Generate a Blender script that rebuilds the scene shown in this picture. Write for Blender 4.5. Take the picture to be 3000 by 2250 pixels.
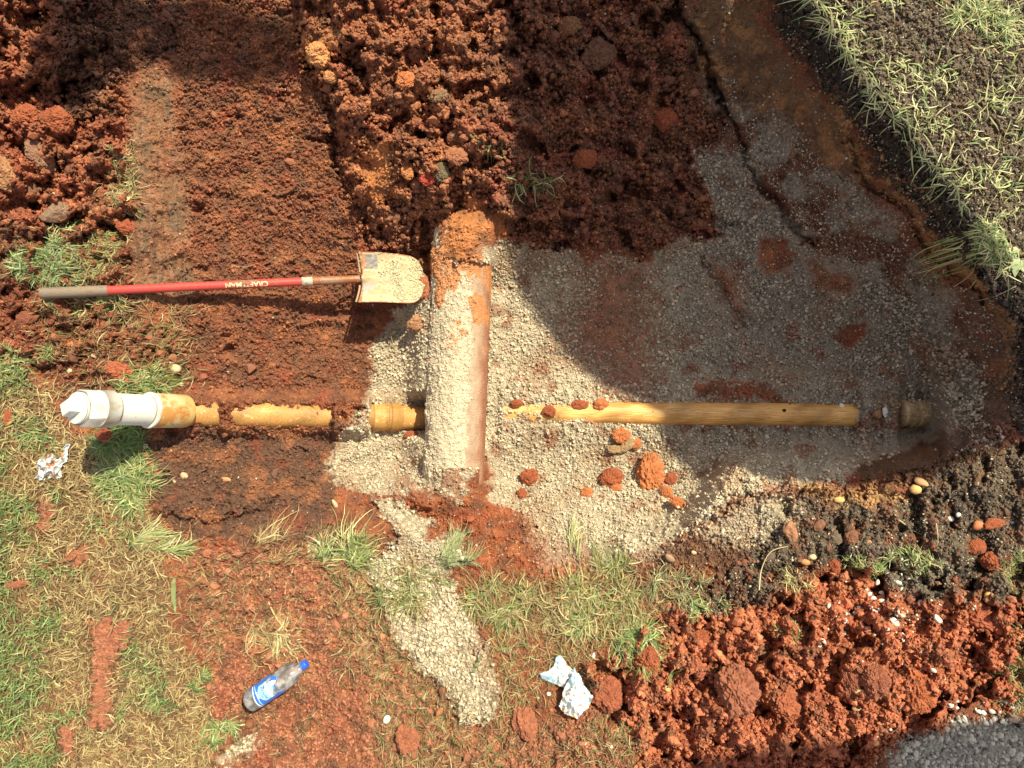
import bpy, bmesh, math
import numpy as np
from mathutils import Vector, Matrix

for o in list(bpy.data.objects):
    bpy.data.objects.remove(o)
SC = bpy.context.scene
COL = SC.collection

# ------------------------------------------------------------------ camera, light, exposure
CAMZ = 2.4                      # metres above the lawn, looking straight down
K = 553.0 * CAMZ                # pixels (2212 wide frame) * metres
cam_d = bpy.data.cameras.new('camera')
cam_d.sensor_width = 36.0
cam_d.lens = 36.0 * CAMZ / 4.0
cam_d.clip_start = 0.05
cam_d.clip_end = 200.0
cam = bpy.data.objects.new('camera', cam_d)
cam.location = (0, 0, CAMZ)
COL.objects.link(cam)
SC.camera = cam

ELEV = math.radians(50)
AZ = (0.60, 0.80)               # horizontal direction towards the sun
world = bpy.data.worlds.new('World')
SC.world = world
world.use_nodes = True
wn = world.node_tree
sky = wn.nodes.new('ShaderNodeTexSky')
sky.sky_type = 'NISHITA'
sky.sun_disc = False
sky.sun_elevation = ELEV
sky.sun_rotation = math.atan2(AZ[0], AZ[1])
hazy = wn.nodes.new('ShaderNodeHueSaturation')      # thin haze: a paler sky than the clear blue of the model
hazy.inputs['Saturation'].default_value = 0.12
wn.links.new(sky.outputs[0], hazy.inputs['Color'])
wn.links.new(hazy.outputs[0], wn.nodes['Background'].inputs[0])
wn.nodes['Background'].inputs[1].default_value = 0.09
sun_d = bpy.data.lights.new('sun', 'SUN')
sun_d.energy = 4.3
sun_d.angle = math.radians(0.5)
sun_d.color = (1.0, 0.95, 0.68)
sun = bpy.data.objects.new('sun', sun_d)
sun.rotation_euler = Vector((-AZ[0] * math.cos(ELEV), -AZ[1] * math.cos(ELEV), -math.sin(ELEV))).to_track_quat('-Z', 'Y').to_euler()
COL.objects.link(sun)
SC.view_settings.view_transform = 'Standard'
SC.view_settings.look = 'None'
SC.view_settings.gamma = 1.0
SC.view_settings.use_curve_mapping = False
SC.view_settings.exposure = 0.92

# ------------------------------------------------------------------ helpers
rng = np.random.default_rng(7)
F = np.float32


def P(px, py, z=0.0):
    s = (CAMZ - z) / K
    return Vector(((px - 1106.0) * s, -(py - 829.5) * s, z))


_perm = rng.permutation(256).astype(np.int32)
_perm = np.concatenate([_perm, _perm, _perm])
_ga = rng.random(256) * 2 * math.pi
_gx, _gy = np.cos(_ga).astype(F), np.sin(_ga).astype(F)
_g3 = rng.normal(size=(256, 3)).astype(F)
_g3 /= np.linalg.norm(_g3, axis=1)[:, None]
_r1, _r2, _r3 = rng.random(256).astype(F), rng.random(256).astype(F), rng.random(256).astype(F)


def _h2(i, j, s=0):
    return _perm[_perm[(i + s * 37) & 255] + (j & 255)]


def perlin(x, y, s=0):
    xi, yi = np.floor(x).astype(np.int32), np.floor(y).astype(np.int32)
    xf, yf = (x - xi).astype(F), (y - yi).astype(F)
    a = xf * xf * xf * (xf * (xf * 6 - 15) + 10)
    b = yf * yf * yf * (yf * (yf * 6 - 15) + 10)

    def g(di, dj):
        h = _h2(xi + di, yi + dj, s)
        return _gx[h] * (xf - di) + _gy[h] * (yf - dj)
    n0 = g(0, 0) * (1 - a) + g(1, 0) * a
    n1 = g(0, 1) * (1 - a) + g(1, 1) * a
    return (n0 * (1 - b) + n1 * b) * 1.5


def fbm(x, y, s=0, n=4, gain=0.5):
    r, a, t = 0, 1.0, 0.0
    for k in range(n):
        r = r + perlin(x * 2 ** k + 3.7 * k, y * 2 ** k + 1.3 * k, s + k) * a
        t += a
        a *= gain
    return r / t * 1.3


def worley(x, y, s=0):
    xi, yi = np.floor(x).astype(np.int32), np.floor(y).astype(np.int32)
    f1 = np.full(x.shape, 9.0, F)
    f2 = np.full(x.shape, 9.0, F)
    cid = np.zeros(x.shape, F)
    for di in (-1, 0, 1):
        for dj in (-1, 0, 1):
            h = _h2(xi + di, yi + dj, s)
            d = np.hypot((xi + di + _r1[h] - x), (yi + dj + _r2[h] - y)).astype(F)
            nearer = d < f1
            f2 = np.where(nearer, f1, np.minimum(f2, d))
            cid = np.where(nearer, _r3[h], cid)
            f1 = np.where(nearer, d, f1)
    return f1, f2, cid


def perlin3(p, s=0):
    i = np.floor(p).astype(np.int32)
    f = p - i
    w = f * f * f * (f * (f * 6 - 15) + 10)
    r = 0
    for dx in (0, 1):
        for dy in (0, 1):
            for dz in (0, 1):
                h = _perm[_perm[_perm[(i[:, 0] + dx + s * 31) & 255] + ((i[:, 1] + dy) & 255)] + ((i[:, 2] + dz) & 255)]
                d = (f - np.array([dx, dy, dz])) * _g3[h]
                ww = (w[:, 0] if dx else 1 - w[:, 0]) * (w[:, 1] if dy else 1 - w[:, 1]) * (w[:, 2] if dz else 1 - w[:, 2])
                r = r + d.sum(1) * ww
    return r * 1.6


def sstep(a, b, x):
    t = np.clip((x - a) / (b - a), 0, 1)
    return t * t * (3 - 2 * t)


def sdf(poly, x, y, margin=80):
    """signed distance to a polygon, positive inside; -margin outside its box"""
    p = np.array(poly, F)
    out = np.full(x.shape, -margin, F)
    m = (x > p[:, 0].min() - margin) & (x < p[:, 0].max() + margin) & (y > p[:, 1].min() - margin) & (y < p[:, 1].max() + margin)
    X, Y = x[m], y[m]
    if X.size == 0:
        return out
    d = np.full(X.shape, 1e9, F)
    ins = np.zeros(X.shape, bool)
    n = len(p)
    for i in range(n):
        ax, ay = p[i]
        bx, by = p[(i + 1) % n]
        ex, ey = bx - ax, by - ay
        t = np.clip(((X - ax) * ex + (Y - ay) * ey) / (ex * ex + ey * ey + 1e-9), 0, 1)
        d = np.minimum(d, np.hypot(X - ax - t * ex, Y - ay - t * ey))
        if ay != by:
            c = ((ay > Y) != (by > Y)) & (X < (bx - ax) * (Y - ay) / (by - ay) + ax)
            ins ^= c
    out[m] = np.where(ins, d, -d)
    return out


def polyd(line, x, y, margin=120):
    """distance to an open polyline"""
    p = np.array(line, F)
    out = np.full(x.shape, margin, F)
    m = (x > p[:, 0].min() - margin) & (x < p[:, 0].max() + margin) & (y > p[:, 1].min() - margin) & (y < p[:, 1].max() + margin)
    X, Y = x[m], y[m]
    d = np.full(X.shape, 1e9, F)
    for i in range(len(p) - 1):
        ax, ay = p[i]
        ex, ey = p[i + 1] - p[i]
        t = np.clip(((X - ax) * ex + (Y - ay) * ey) / (ex * ex + ey * ey + 1e-9), 0, 1)
        d = np.minimum(d, np.hypot(X - ax - t * ex, Y - ay - t * ey))
    out[m] = np.minimum(d, margin)
    return out


# ------------------------------------------------------------------ terrain: base heights (cm) on a coarse grid
GX = np.arange(-200, 2401, 200)
GY = np.arange(-200, 1801, 200)
G = np.array([
    [8, 8, 6, 2, 0, 4, 4, -5, -10, -10, 2, 3, 3, 3],
    [8, 8, 5, 0, -4, 4, 3, -12, -20, -18, -2, 3, 3, 3],
    [8, 8, 4, -3, -12, -4, -2, -22, -32, -30, -8, 2, 3, 3],
    [6, 7, 2, -6, -17, -18, -14, -36, -45, -42, -27, -6, 3, 3],
    [3, 3, 0, -10, -22, -36, -45, -50, -52, -50, -42, -26, -3, 2],
    [0, 0, -2, -11, -27, -42, -50, -51, -52, -51, -48, -34, -9, 0],
    [0, 0, 0, -8, -20, -38, -49, -50, -48, -42, -33, -24, -8, 0],
    [0, 0, 0, -2, -5, -10, -16, -18, -16, -22, -30, -30, -10, 0],
    [0, 0, 0, 0, 0, 0, -1, 0, -4, -6, -8, -8, -4, 2],
    [0, 0, 0, 0, 0, 0, 0, 0, 0, 0, 0, 0, 0, 0],
    [0, 0, 0, 0, 0, 0, 0, 0, 0, 0, 0, 0, 0, 0]], F) / 100
SGX = G * 0
SG = np.array([
    [8, 8, 6, 2, 0, 4, 4, 0, 0, 0, 2, 3, 3, 3],
    [8, 8, 5, 0, 0, 4, 3, 0, 0, 0, 2, 3, 3, 3],
    [8, 8, 4, 0, 0, 0, 0, 0, 0, 0, 2, 3, 3, 3],
    [6, 7, 2, 0, 0, 0, 0, 0, 0, 0, 2, 3, 3, 3],
    [3, 3, 0, -4, 0, 0, 0, 0, 0, 0, 0, 2, 3, 2],
    [0, 0, -2, -4, 0, 0, 0, 0, 0, 0, 0, 0, 1, 0],
    [0, 0, 0, -2, 0, 0, 0, 0, -3, -4, -4, -3, -2, 0],
    [0, 0, 0, -1, -2, -4, -6, -7, -6, -3, -2, -1, 0, 0],
    [0, 0, 0, 0, 0, 0, 0, 0, 2, 6, 9, 9, 8, 6],
    [0, 0, 0, 0, 0, 0, 0, 1, 7, 10, 10, 7, 3, 2],
    [0, 0, 0, 0, 0, 0, 0, 1, 5, 8, 5, 2, 1, 1]], F) / 100


def bicubic(A, u, v):
    fx = np.clip((u - GX[0]) / 200.0, 0, len(GX) - 1.001)
    fy = np.clip((v - GY[0]) / 200.0, 0, len(GY) - 1.001)
    i, j = fx.astype(np.int32), fy.astype(np.int32)
    a, b = (fx - i).astype(F), (fy - j).astype(F)

    def wts(t):
        return (-.5 * t + t * t - .5 * t ** 3, 1 - 2.5 * t * t + 1.5 * t ** 3, .5 * t + 2 * t * t - 1.5 * t ** 3, -.5 * t * t + .5 * t ** 3)
    wx, wy = wts(a), wts(b)
    r = 0
    for n in range(4):
        jj = np.clip(j + n - 1, 0, len(GY) - 1)
        q = 0
        for m in range(4):
            q = q + A[jj, np.clip(i + m - 1, 0, len(GX) - 1)] * wx[m]
        r = r + q * wy[n]
    return r


TRENCH = [(1690, -400), (1718, 0), (1790, 110), (1860, 215), (1935, 290), (2010, 390), (2075, 470), (2105, 560), (2150, 640), (2200, 700), (2260, 780), (2260, 900),
          (2160, 935), (2060, 985), (1985, 1015), (1900, 1052), (1800, 1062), (1700, 1050), (1620, 1068), (1560, 1100), (1500, 1150), (1400, 1195), (1250, 1240),
          (1100, 1250), (980, 1215), (860, 1150), (720, 1165), (520, 1180), (370, 1150), (318, 1050), (318, 930), (350, 880), (330, 760), (290, 700),
          (300, 500), (290, 300), (290, 100), (300, -400)]

PIPE_A, PIPE_B = P(380, 891, -0.055), P(930, 903, -0.49)
PR = 0.0545
RP_A, RP_B = P(1086, 889, -0.505), P(1862, 897, -0.455)
BP_A, BP_B, BR = P(1004, 440, -0.315), P(980, 1060, -0.315), 0.131


def base_height(u, v):
    Fh, Sh = bicubic(G, u, v), bicubic(SG, u, v)
    d = sdf(TRENCH, u + 10 * perlin(u / 60, v / 60, 3) + 4 * perlin(u / 17, v / 17, 5), v + 10 * perlin(u / 55, v / 55, 4) + 4 * perlin(u / 15, v / 15, 6), 120)
    # bank at the lower right stands almost upright, the left flank rolls over gently
    right = sstep(1450, 1600, u)
    north = sstep(1050, 900, v)
    ww = 70 + right * 60
    t = np.clip(d / ww, 0, 1)
    w = (1 - right * north) * (t * t * (3 - 2 * t)) + right * north * (1 - (1 - t) ** 2)
    h = Sh * (1 - w) + np.minimum(Fh, Sh + .0) * w
    return h, d


NX, NY = 1601, 1275
# the relief is sampled so that steep walls get as many vertices as level ground
U, V = np.meshgrid(np.linspace(-249, 2461, NX), np.linspace(-249, 1908, NY)[::-1])
U, V = U.astype(F), V.astype(F)


def world_xy(hh):
    return ((U - 1106) * (CAMZ - hh) / K).astype(F), (-(V - 829.5) * (CAMZ - hh) / K).astype(F)


h0, dT = base_height(U, V)
h0 = h0.astype(F)
X, Y = world_xy(h0)

# noise fields, on coordinates that run evenly down the steep walls too
XN, YN = (U - 1106) / 520, (829.5 - V) / 520
W1 = fbm(XN * 5, YN * 5, 11, 3)
W2 = fbm(XN * 5 + 9, YN * 5, 12, 3)
W3 = fbm(XN * 28, YN * 28, 13, 3)
W4 = fbm(XN * 28 + 5, YN * 28, 14, 3)
UW = U + 26 * W1 + 13 * W3
VW = V + 26 * W2 + 13 * W4
NF = fbm(XN * 70, YN * 70, 21, 3)        # fine
NM = fbm(XN * 11, YN * 11, 22, 4)        # medium
NL = fbm(XN * 3, YN * 3, 23, 3)          # large


def zone(poly, soft=14, uu=None, vv=None, grit=10):
    d = sdf(poly, UW if uu is None else uu, VW if vv is None else vv, 60)
    return sstep(-soft, soft, d + grit * NF)


Z = {}
Z['lawn'] = zone([(-300, 735), (40, 760), (90, 850), (130, 940), (300, 960), (312, 1090), (350, 1180), (360, 1330), (430, 1480), (480, 1720), (470, 1950), (-300, 1950)], 22)
Z['pile'] = zone([(-300, -300), (150, -300), (250, 100), (280, 300), (285, 470), (265, 520), (180, 520), (60, 500), (-300, 520)], 20)
Z['leftmid'] = zone([(-300, 480), (290, 500), (300, 690), (420, 760), (350, 860), (150, 850), (60, 770), (-300, 740)], 20)
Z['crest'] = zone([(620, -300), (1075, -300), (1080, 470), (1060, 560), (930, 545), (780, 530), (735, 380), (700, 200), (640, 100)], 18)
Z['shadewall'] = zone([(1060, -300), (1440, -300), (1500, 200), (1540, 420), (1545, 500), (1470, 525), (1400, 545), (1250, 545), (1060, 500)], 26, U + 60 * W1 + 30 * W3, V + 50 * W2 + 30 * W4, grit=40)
Z['redheap'] = zone([(1255, 1440), (1330, 1390), (1430, 1335), (1500, 1330), (1640, 1285), (1760, 1260), (1810, 1215), (1880, 1225), (1925, 1275), (2000, 1215), (2060, 1290), (2140, 1250), (2400, 1230),
                     (2400, 1540), (2200, 1560), (2100, 1520), (2010, 1575), (1950, 1590), (1890, 1660), (1880, 1950), (1350, 1950), (1370, 1600), (1290, 1520)], 10)
Z['botred'] = zone([(395, 1190), (520, 1180), (720, 1185), (830, 1230), (900, 1420), (1010, 1580), (1180, 1560), (1260, 1440), (1300, 1540), (1370, 1620), (1340, 1950), (440, 1950), (440, 1500), (410, 1330)], 24)
Z['midred'] = zone([(860, 1080), (1010, 1060), (1050, 1050), (1130, 1110), (1210, 1150), (1400, 1210), (1330, 1265), (1100, 1270), (960, 1190)], 14)
Z['brownslope'] = zone([(390, -300), (640, -300), (650, 100), (720, 260), (740, 420), (790, 540), (800, 700), (800, 880), (400, 880), (330, 760), (400, 600), (395, 300)], 22)
Z['strip'] = zone([(285, 150), (330, 143), (372, 155), (385, 300), (412, 460), (415, 640), (290, 650), (282, 420)], 14, U + 16 * W1 + 9 * W3, V + 12 * W2, grit=18)
Z['lowbrown'] = zone([(318, 935), (480, 925), (720, 925), (770, 1000), (720, 1060), (740, 1165), (520, 1180), (370, 1150), (318, 1060)], 14)
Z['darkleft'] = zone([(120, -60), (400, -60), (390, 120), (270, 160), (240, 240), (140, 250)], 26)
SANDP = [(1062, 535), (1100, 525), (1190, 535), (1250, 565), (1330, 555), (1400, 575), (1470, 520), (1548, 520), (1535, 430), (1505, 330), (1560, 320), (1640, 440), (1750, 540), (1900, 610), (2010, 700),
         (2100, 790), (2120, 880), (2060, 940), (1950, 985), (1800, 1035), (1640, 1050), (1560, 1085), (1520, 1130), (1450, 1175), (1330, 1200), (1210, 1175), (1130, 1100), (1062, 1060),
         (1035, 990), (1000, 1080), (930, 1050), (860, 1062), (760, 1062), (712, 1040), (712, 990), (760, 925), (800, 885), (805, 760), (830, 715), (868, 665), (925, 640), (932, 470), (1085, 560)]
SANDP[-2:] = [(935, 600), (1000, 585)]
Z['sand'] = zone(SANDP, 9)
Z['sand2'] = zone([(815, 1075), (870, 1078), (940, 1125), (900, 1160), (985, 1165), (1000, 1190), (960, 1240), (1010, 1310), (1050, 1400), (1075, 1480), (1060, 1550), (1010, 1570), (950, 1500), (890, 1420), (830, 1310), (785, 1215), (860, 1165), (840, 1120)], 9)
Z['sand3'] = zone([(1490, 1160), (1560, 1110), (1640, 1062), (1700, 1062), (1730, 1090), (1660, 1170), (1600, 1190)], 20, grit=26)
Z['sand4'] = zone([(1140, 1120), (1240, 1100), (1420, 1140), (1440, 1190), (1380, 1215), (1180, 1215)], 34, grit=34)
Z['sand5'] = np.maximum(zone([(480, 1650), (520, 1600), (560, 1580), (540, 1620), (490, 1659)], 6), zone([(655, 1170), (690, 1168), (700, 1190), (670, 1200)], 6))
Z['redpatch'] = zone([(1268, 550), (1400, 585), (1425, 680), (1400, 780), (1390, 860), (1310, 850), (1300, 790), (1225, 735), (1230, 700), (1265, 640)], 6, grit=110)
Z['redpatch2'] = np.maximum.reduce([zone([(1815, 700), (1865, 690), (1875, 735), (1835, 760), (1808, 730)], 5), zone([(1640, 520), (1700, 515), (1700, 585), (1645, 590)], 10),
                                    zone([(1720, 560), (1850, 575), (1850, 640), (1760, 620)], 16), zone([(1495, 820), (1640, 815), (1760, 880), (1500, 866)], 12, grit=24),
                                    zone([(1540, 560), (1600, 600), (1590, 690), (1545, 650)], 24, grit=24)])
Z['redmix'] = zone([(855, 1010), (1000, 990), (1040, 1010), (1045, 1085), (990, 1085), (900, 1060), (850, 1060)], 30, grit=40)
Z['umber'] = zone([(1850, 1010), (2010, 940), (2150, 900), (2160, 960), (1990, 1030), (1860, 1060)], 16)
Z['smear'] = zone([(1400, -300), (1600, -300), (1670, 90), (1760, 210), (1840, 330), (1900, 430), (1800, 420), (1700, 330), (1610, 250), (1530, 210), (1470, 110)], 12)
Z['dust'] = zone([(1530, 200), (1600, 230), (1680, 260), (1760, 330), (1850, 400), (1960, 520), (2060, 640), (2110, 760), (2040, 760), (1900, 620), (1740, 550), (1640, 450), (1560, 320)], 30, grit=22)
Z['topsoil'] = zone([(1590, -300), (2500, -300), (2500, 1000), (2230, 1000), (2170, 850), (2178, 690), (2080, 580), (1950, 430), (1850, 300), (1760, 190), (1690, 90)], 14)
Z['darkbank'] = zone([(1640, 1078), (1750, 1072), (1900, 1075), (2010, 1020), (2160, 950), (2500, 900), (2500, 1250), (2100, 1290), (1930, 1285), (1880, 1225), (1800, 1215), (1640, 1290), (1500, 1330), (1440, 1330), (1560, 1260), (1640, 1180)], 16)
Z['midbank'] = zone([(1350, 1200), (1530, 1150), (1680, 1170), (1740, 1250), (1600, 1290), (1440, 1330), (1360, 1280)], 26)
Z['yellow'] = np.maximum(sstep(11, 4, polyd([(1790, 225), (1850, 330), (1935, 430), (2015, 520), (2085, 590), (2160, 675), (2178, 740), (2160, 830)], UW, VW) + 22 * NF + 14 * W3),
                         zone([(1715, 1040), (1790, 1048), (1850, 1058), (1930, 1050), (1960, 1062), (1900, 1085), (1800, 1080), (1730, 1068)], 8, grit=14))
Z['gravel'] = zone([(1880, 1720), (1930, 1630), (1975, 1580), (2050, 1568), (2120, 1560), (2230, 1540), (2500, 1500), (2500, 2000), (1860, 2000)], 16)
Z['blackbin'] = zone([(1900, 1250), (2040, 1190), (2090, 1240), (2010, 1300), (1935, 1310)], 14)
Z['patches'] = np.maximum.reduce([
    zone([(195, 1340), (275, 1340), (283, 1380), (250, 1430), (243, 1500), (238, 1570), (190, 1575), (195, 1480), (205, 1420)], 5, U + 18 * W3 + 10 * W1, V + 18 * W4 + 10 * W2),
    zone([(135, 1195), (150, 1172), (190, 1185), (188, 1215), (150, 1215)], 5, U + 18 * W3 + 10 * W1, V + 18 * W4 + 10 * W2),
    zone([(85, 1075), (108, 1062), (118, 1110), (108, 1160), (85, 1150)], 5, U + 18 * W3 + 10 * W1, V + 18 * W4 + 10 * W2),
    zone([(128, 1565), (165, 1560), (168, 1620), (150, 1650), (128, 1620)], 5, U + 18 * W3 + 10 * W1, V + 18 * W4 + 10 * W2),
    zone([(300, 1010), (345, 1000), (345, 1040), (312, 1050)], 5, U + 18 * W3 + 10 * W1, V + 18 * W4 + 10 * W2),
    zone([(-20, 730), (30, 720), (50, 780), (20, 800)], 6)])
Z['orange'] = np.maximum.reduce([
    zone([(945, 520), (960, 470), (985, 430), (1030, 430), (1085, 470), (1098, 500), (1062, 530), (1060, 600), (1000, 590), (935, 600), (935, 560)], 7, grit=6),
    zone([(655, 60), (730, 70), (735, 140), (665, 150)], 14, grit=22), zone([(770, 290), (850, 310), (860, 420), (800, 440), (770, 370)], 22, grit=30)])
R0 = dict(Z)

# ---- height detail
wcl = np.clip(Z['pile'] + Z['crest'] * .85 + Z['shadewall'] * .8 + Z['redheap'] * 1.0 + Z['leftmid'] * .5 + Z['darkbank'] * .38 + Z['botred'] * .16 + Z['darkleft'] * .2, 0, 1.0)
wcl = wcl * (1 - .85 * np.maximum.reduce([Z['sand'], Z['orange'], Z['smear']])) * (1 - Z['strip'])
wbr = np.clip(Z['brownslope'] + Z['lowbrown'] + Z['midbank'] + Z['midred'] * .7 + Z['botred'] * .8 + Z['darkleft'] + .25, 0, 1) * (1 - .8 * Z['sand']) * (1 - .8 * Z['lawn'])
wsm = np.maximum.reduce([Z['strip'], Z['smear'] * .9, Z['patches'], Z['dust'] * .5, Z['orange'] * .7])
sandm = np.maximum.reduce([Z['sand'] * (1 - .9 * Z['redpatch']) * (1 - Z['redpatch2']), Z['sand2'], Z['sand3'] * .8, Z['sand4'] * .6, Z['sand5']]) * (1 - .9 * Z['orange'])
sandm = sandm * (1 - Z['umber']) * (1 - .75 * Z['redmix'] * sstep(-.15, .2, W3 + NM))

DX = XN + .022 * W3 + .03 * W1
DY = YN + .022 * W4 + .03 * W2


def lumps(cell, s, pw=.5):
    f1, f2, c = worley(DX / cell, DY / cell, s)
    return np.clip(1 - (f1 * 1.15) ** 2, 0, 1) ** pw * (.30 + 1.1 * c) * (.45 + .55 * sstep(0, .10, f2 - f1))


L1, L2, L3, L4 = lumps(.15, 31), lumps(.07, 33), lumps(.032, 35), lumps(.016, 37)
grain = worley(X / .0105 + .5 * W3, Y / .0105 + .5 * W4, 39)[0]
h = h0.copy()
h += .014 * NL + .006 * NM
F1, F2 = fbm(XN * 24, YN * 24, 51, 4, .6), fbm(XN * 60, YN * 60, 53, 3, .6)
BIG = fbm(XN * 6.5 + 3, YN * 4.5, 55, 3)
h += wcl * (.038 * L1 * (.5 + NM + .4) + .034 * (1 - 2.4 * np.abs(perlin(DX * 7.5, DY * 5.5, 57))) + .015 * (1 - 2.4 * np.abs(perlin(DX * 17, DY * 14, 58))) + .014 * L2 * sstep(-.2, .3, NM) + .008 * L3 + .004 * L4 - .045 + .05 * BIG + .028 * F1 + .009 * F2)
h += np.clip(Z['topsoil'] + Z['dust'] + .5 * Z['smear'], 0, 1) * (.010 * F1 + .006 * F2 + .006 * L3)
pit = sstep(.22, .5, fbm(XN * 9, YN * 16, 44, 3)) * sstep(-.2, .3, NM)
h += wbr * (1 - wsm) * (.012 * NM + .004 * L2 + .004 * L3 + .004 * L4 - .006 - .022 * pit + .009 * F1 + .0055 * F2)
h -= .085 * wcl * sstep(.16, .40, fbm(XN * 7, YN * 7, 45, 3))
h += sandm * (.016 * fbm(XN * 4, YN * 4, 50, 3) + .008 * fbm(XN * 22, YN * 22, 46, 3) + .006 * NM + (.5 - grain) * .014)
h += (1 - wsm) * .004 * NF
h += wsm * .0035 * fbm(XN * 60, YN * 8, 47, 3) + Z['strip'] * (.005 * fbm(XN * 30, YN * 6, 48, 3) + .012 * NM + .006 * F1 + .003 * F2)
h += Z['orange'] * .004 * NF
h += Z['gravel'] * .01 * (.5 - worley(X / .02, Y / .02, 40)[0])
h += Z['patches'] * .006 + Z['patches'] * .006 * L3
h += Z['sand2'] * .018
# trench rims break away in lumps
rim = np.exp(-(dT / 16.0) ** 2) * sstep(1400, 1550, U)
h += rim * .025 * (L3 + L2 - .6)
# hollow and heaps read from the photograph
h += .10 * np.exp(-(((U - 880) / 34) ** 2 + ((V - 668) / 30) ** 2))          # sand pushed up under the blade
h -= .035 * np.exp(-(((U - 760) / 90) ** 2 + ((V - 672) / 16) ** 2))
for (a, b, sx, sy, dz) in [(1845, 735, 60, 60, -.03), (1590, 640, 70, 60, -.03), (1560, 470, 25, 12, -.05), (1520, 500, 40, 10, -.06), (700, 300, 40, 14, -.05), (420, 450, 20, 10, -.04),
                           (500, 760, 16, 8, -.04), (150, 300, 25, 25, -.06), (50, 310, 15, 30, -.05), (1150, 90, 14, 40, -.08), (1200, 190, 18, 22, -.07), (1460, 20, 16, 30, -.08), (1490, 140, 12, 25, -.06),
                           (1270, 205, 20, 20, -.05), (1360, 420, 28, 26, -.07), (1330, 430, 18, 12, -.04), (390, 590, 60, 26, -.01), (1450, 1130, 50, 20, -.02), (1235, 150, 30, 30, .03),
                           (720, 690, 120, 10, .02), (440, 690, 60, 20, .015), (330, 845, 40, 12, .02), (1320, 965, 30, 30, .03), (930, 1062, 95, 40, .20), (1000, 1120, 90, 40, .06)]:
    h += dz * np.exp(-(((UW - a) / sx) ** 2 + ((VW - b) / sy) ** 2))
def cleft(line, wd, dep, lip=0.0):
    global h
    d = polyd(line, UW, VW)
    h -= dep * np.exp(-(d / wd) ** 2)
    if lip:
        d2 = polyd([(a + 26, b - 16) for a, b in line], UW, VW)
        h += lip * np.exp(-(d2 / (wd * 2.2)) ** 2)


cleft([(1440, -40), (1490, 60), (1535, 150), (1560, 240)], 9, .06, .035)
cleft([(1545, 180), (1590, 290), (1640, 400), (1700, 470), (1760, 520)], 9, .045, .03)
cleft([(1830, 300), (1900, 400), (1980, 500), (2060, 590), (2120, 660)], 7, .035, .02)
cleft([(1530, 560), (1545, 610), (1570, 680), (1600, 700)], 10, .03)
cleft([(1080, -40), (1110, 60), (1130, 150), (1160, 210)], 14, .07)
cleft([(1560, 700), (1680, 690), (1780, 640)], 16, .02)
cleft([(640, 60), (690, 160), (715, 260), (740, 400), (790, 520)], 12, .04)
cleft([(330, 1120), (420, 1140), (520, 1120), (600, 1090)], 8, .03)
cleft([(905, 560), (912, 600), (908, 650)], 8, .04)
# brow of the crest heap over the trench
h += .05 * Z['crest'] * sstep(.0, .4, NL + .2) * sstep(560, 300, V)


def seg_t(A, B):
    ex, ey = B.x - A.x, B.y - A.y
    l2 = ex * ex + ey * ey
    t = ((X - A.x) * ex + (Y - A.y) * ey) / l2
    d = ((X - A.x) * ey - (Y - A.y) * ex) / math.sqrt(l2)
    return t, d


X, Y = world_xy(-.36)
# big clay pipe: soil keeps below its flank, climbs over its buried ends, sand is banked on its left
tb, db = seg_t(BP_A, BP_B)
db = -db                                         # positive to the right in the picture
if P(1050, 700, -.3).x < 0:
    pass
side = (X - (BP_A.x + (BP_B.x - BP_A.x) * tb))   # >0 right of the pipe
along = sstep(-.1, 0, tb) * sstep(1.1, 1.0, tb)
zl = -.275 - .215 * sstep(0, .22, -side - BR)
wl = sstep(-.30, -.16, side) * sstep(.05, -.05, side) * sstep(560, 640, V) * sstep(1040, 980, V)
h = h * (1 - wl) + (zl + .008 * NM + sandm * (.5 - grain) * .006 + .012 * W3) * wl
wr = sstep(.0, .05, side) * sstep(.30, .15, side) * sstep(600, 660, V) * sstep(1050, 990, V)
h = h * (1 - wr) + (-.44 - .055 * sstep(.13, .22, side) + .014 * W3 + .008 * NM + sandm * (.5 - grain) * .008) * wr
cloak = BP_A.z + np.sqrt(np.clip((BR + .012) ** 2 - side ** 2, 0, None)) + .006 * L3 + .003 * NF + .02 * BIG + .012 * F1
wc = sstep(600, 560, V + 20 * W3) * sstep(440, 490, V) * sstep(BR + .03, BR - .02, np.abs(side))
h = np.where(wc > 0, np.maximum(h, cloak * wc + h * (1 - wc)), h)
wc2 = sstep(975, 1000, V + 26 * W3 - 60 * side) * sstep(1160, 1080, V) * sstep(BR + .03, BR - .04, np.abs(side))
h = np.where(wc2 > 0, np.maximum(h, cloak * wc2 + h * (1 - wc2)), h)
inside = sstep(BR + .005, BR - .03, np.abs(side)) * (V > 585) * (V < 1010)
h = np.where(inside > .5, np.minimum(h, -.40), h)

X, Y = world_xy(h)
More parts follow.
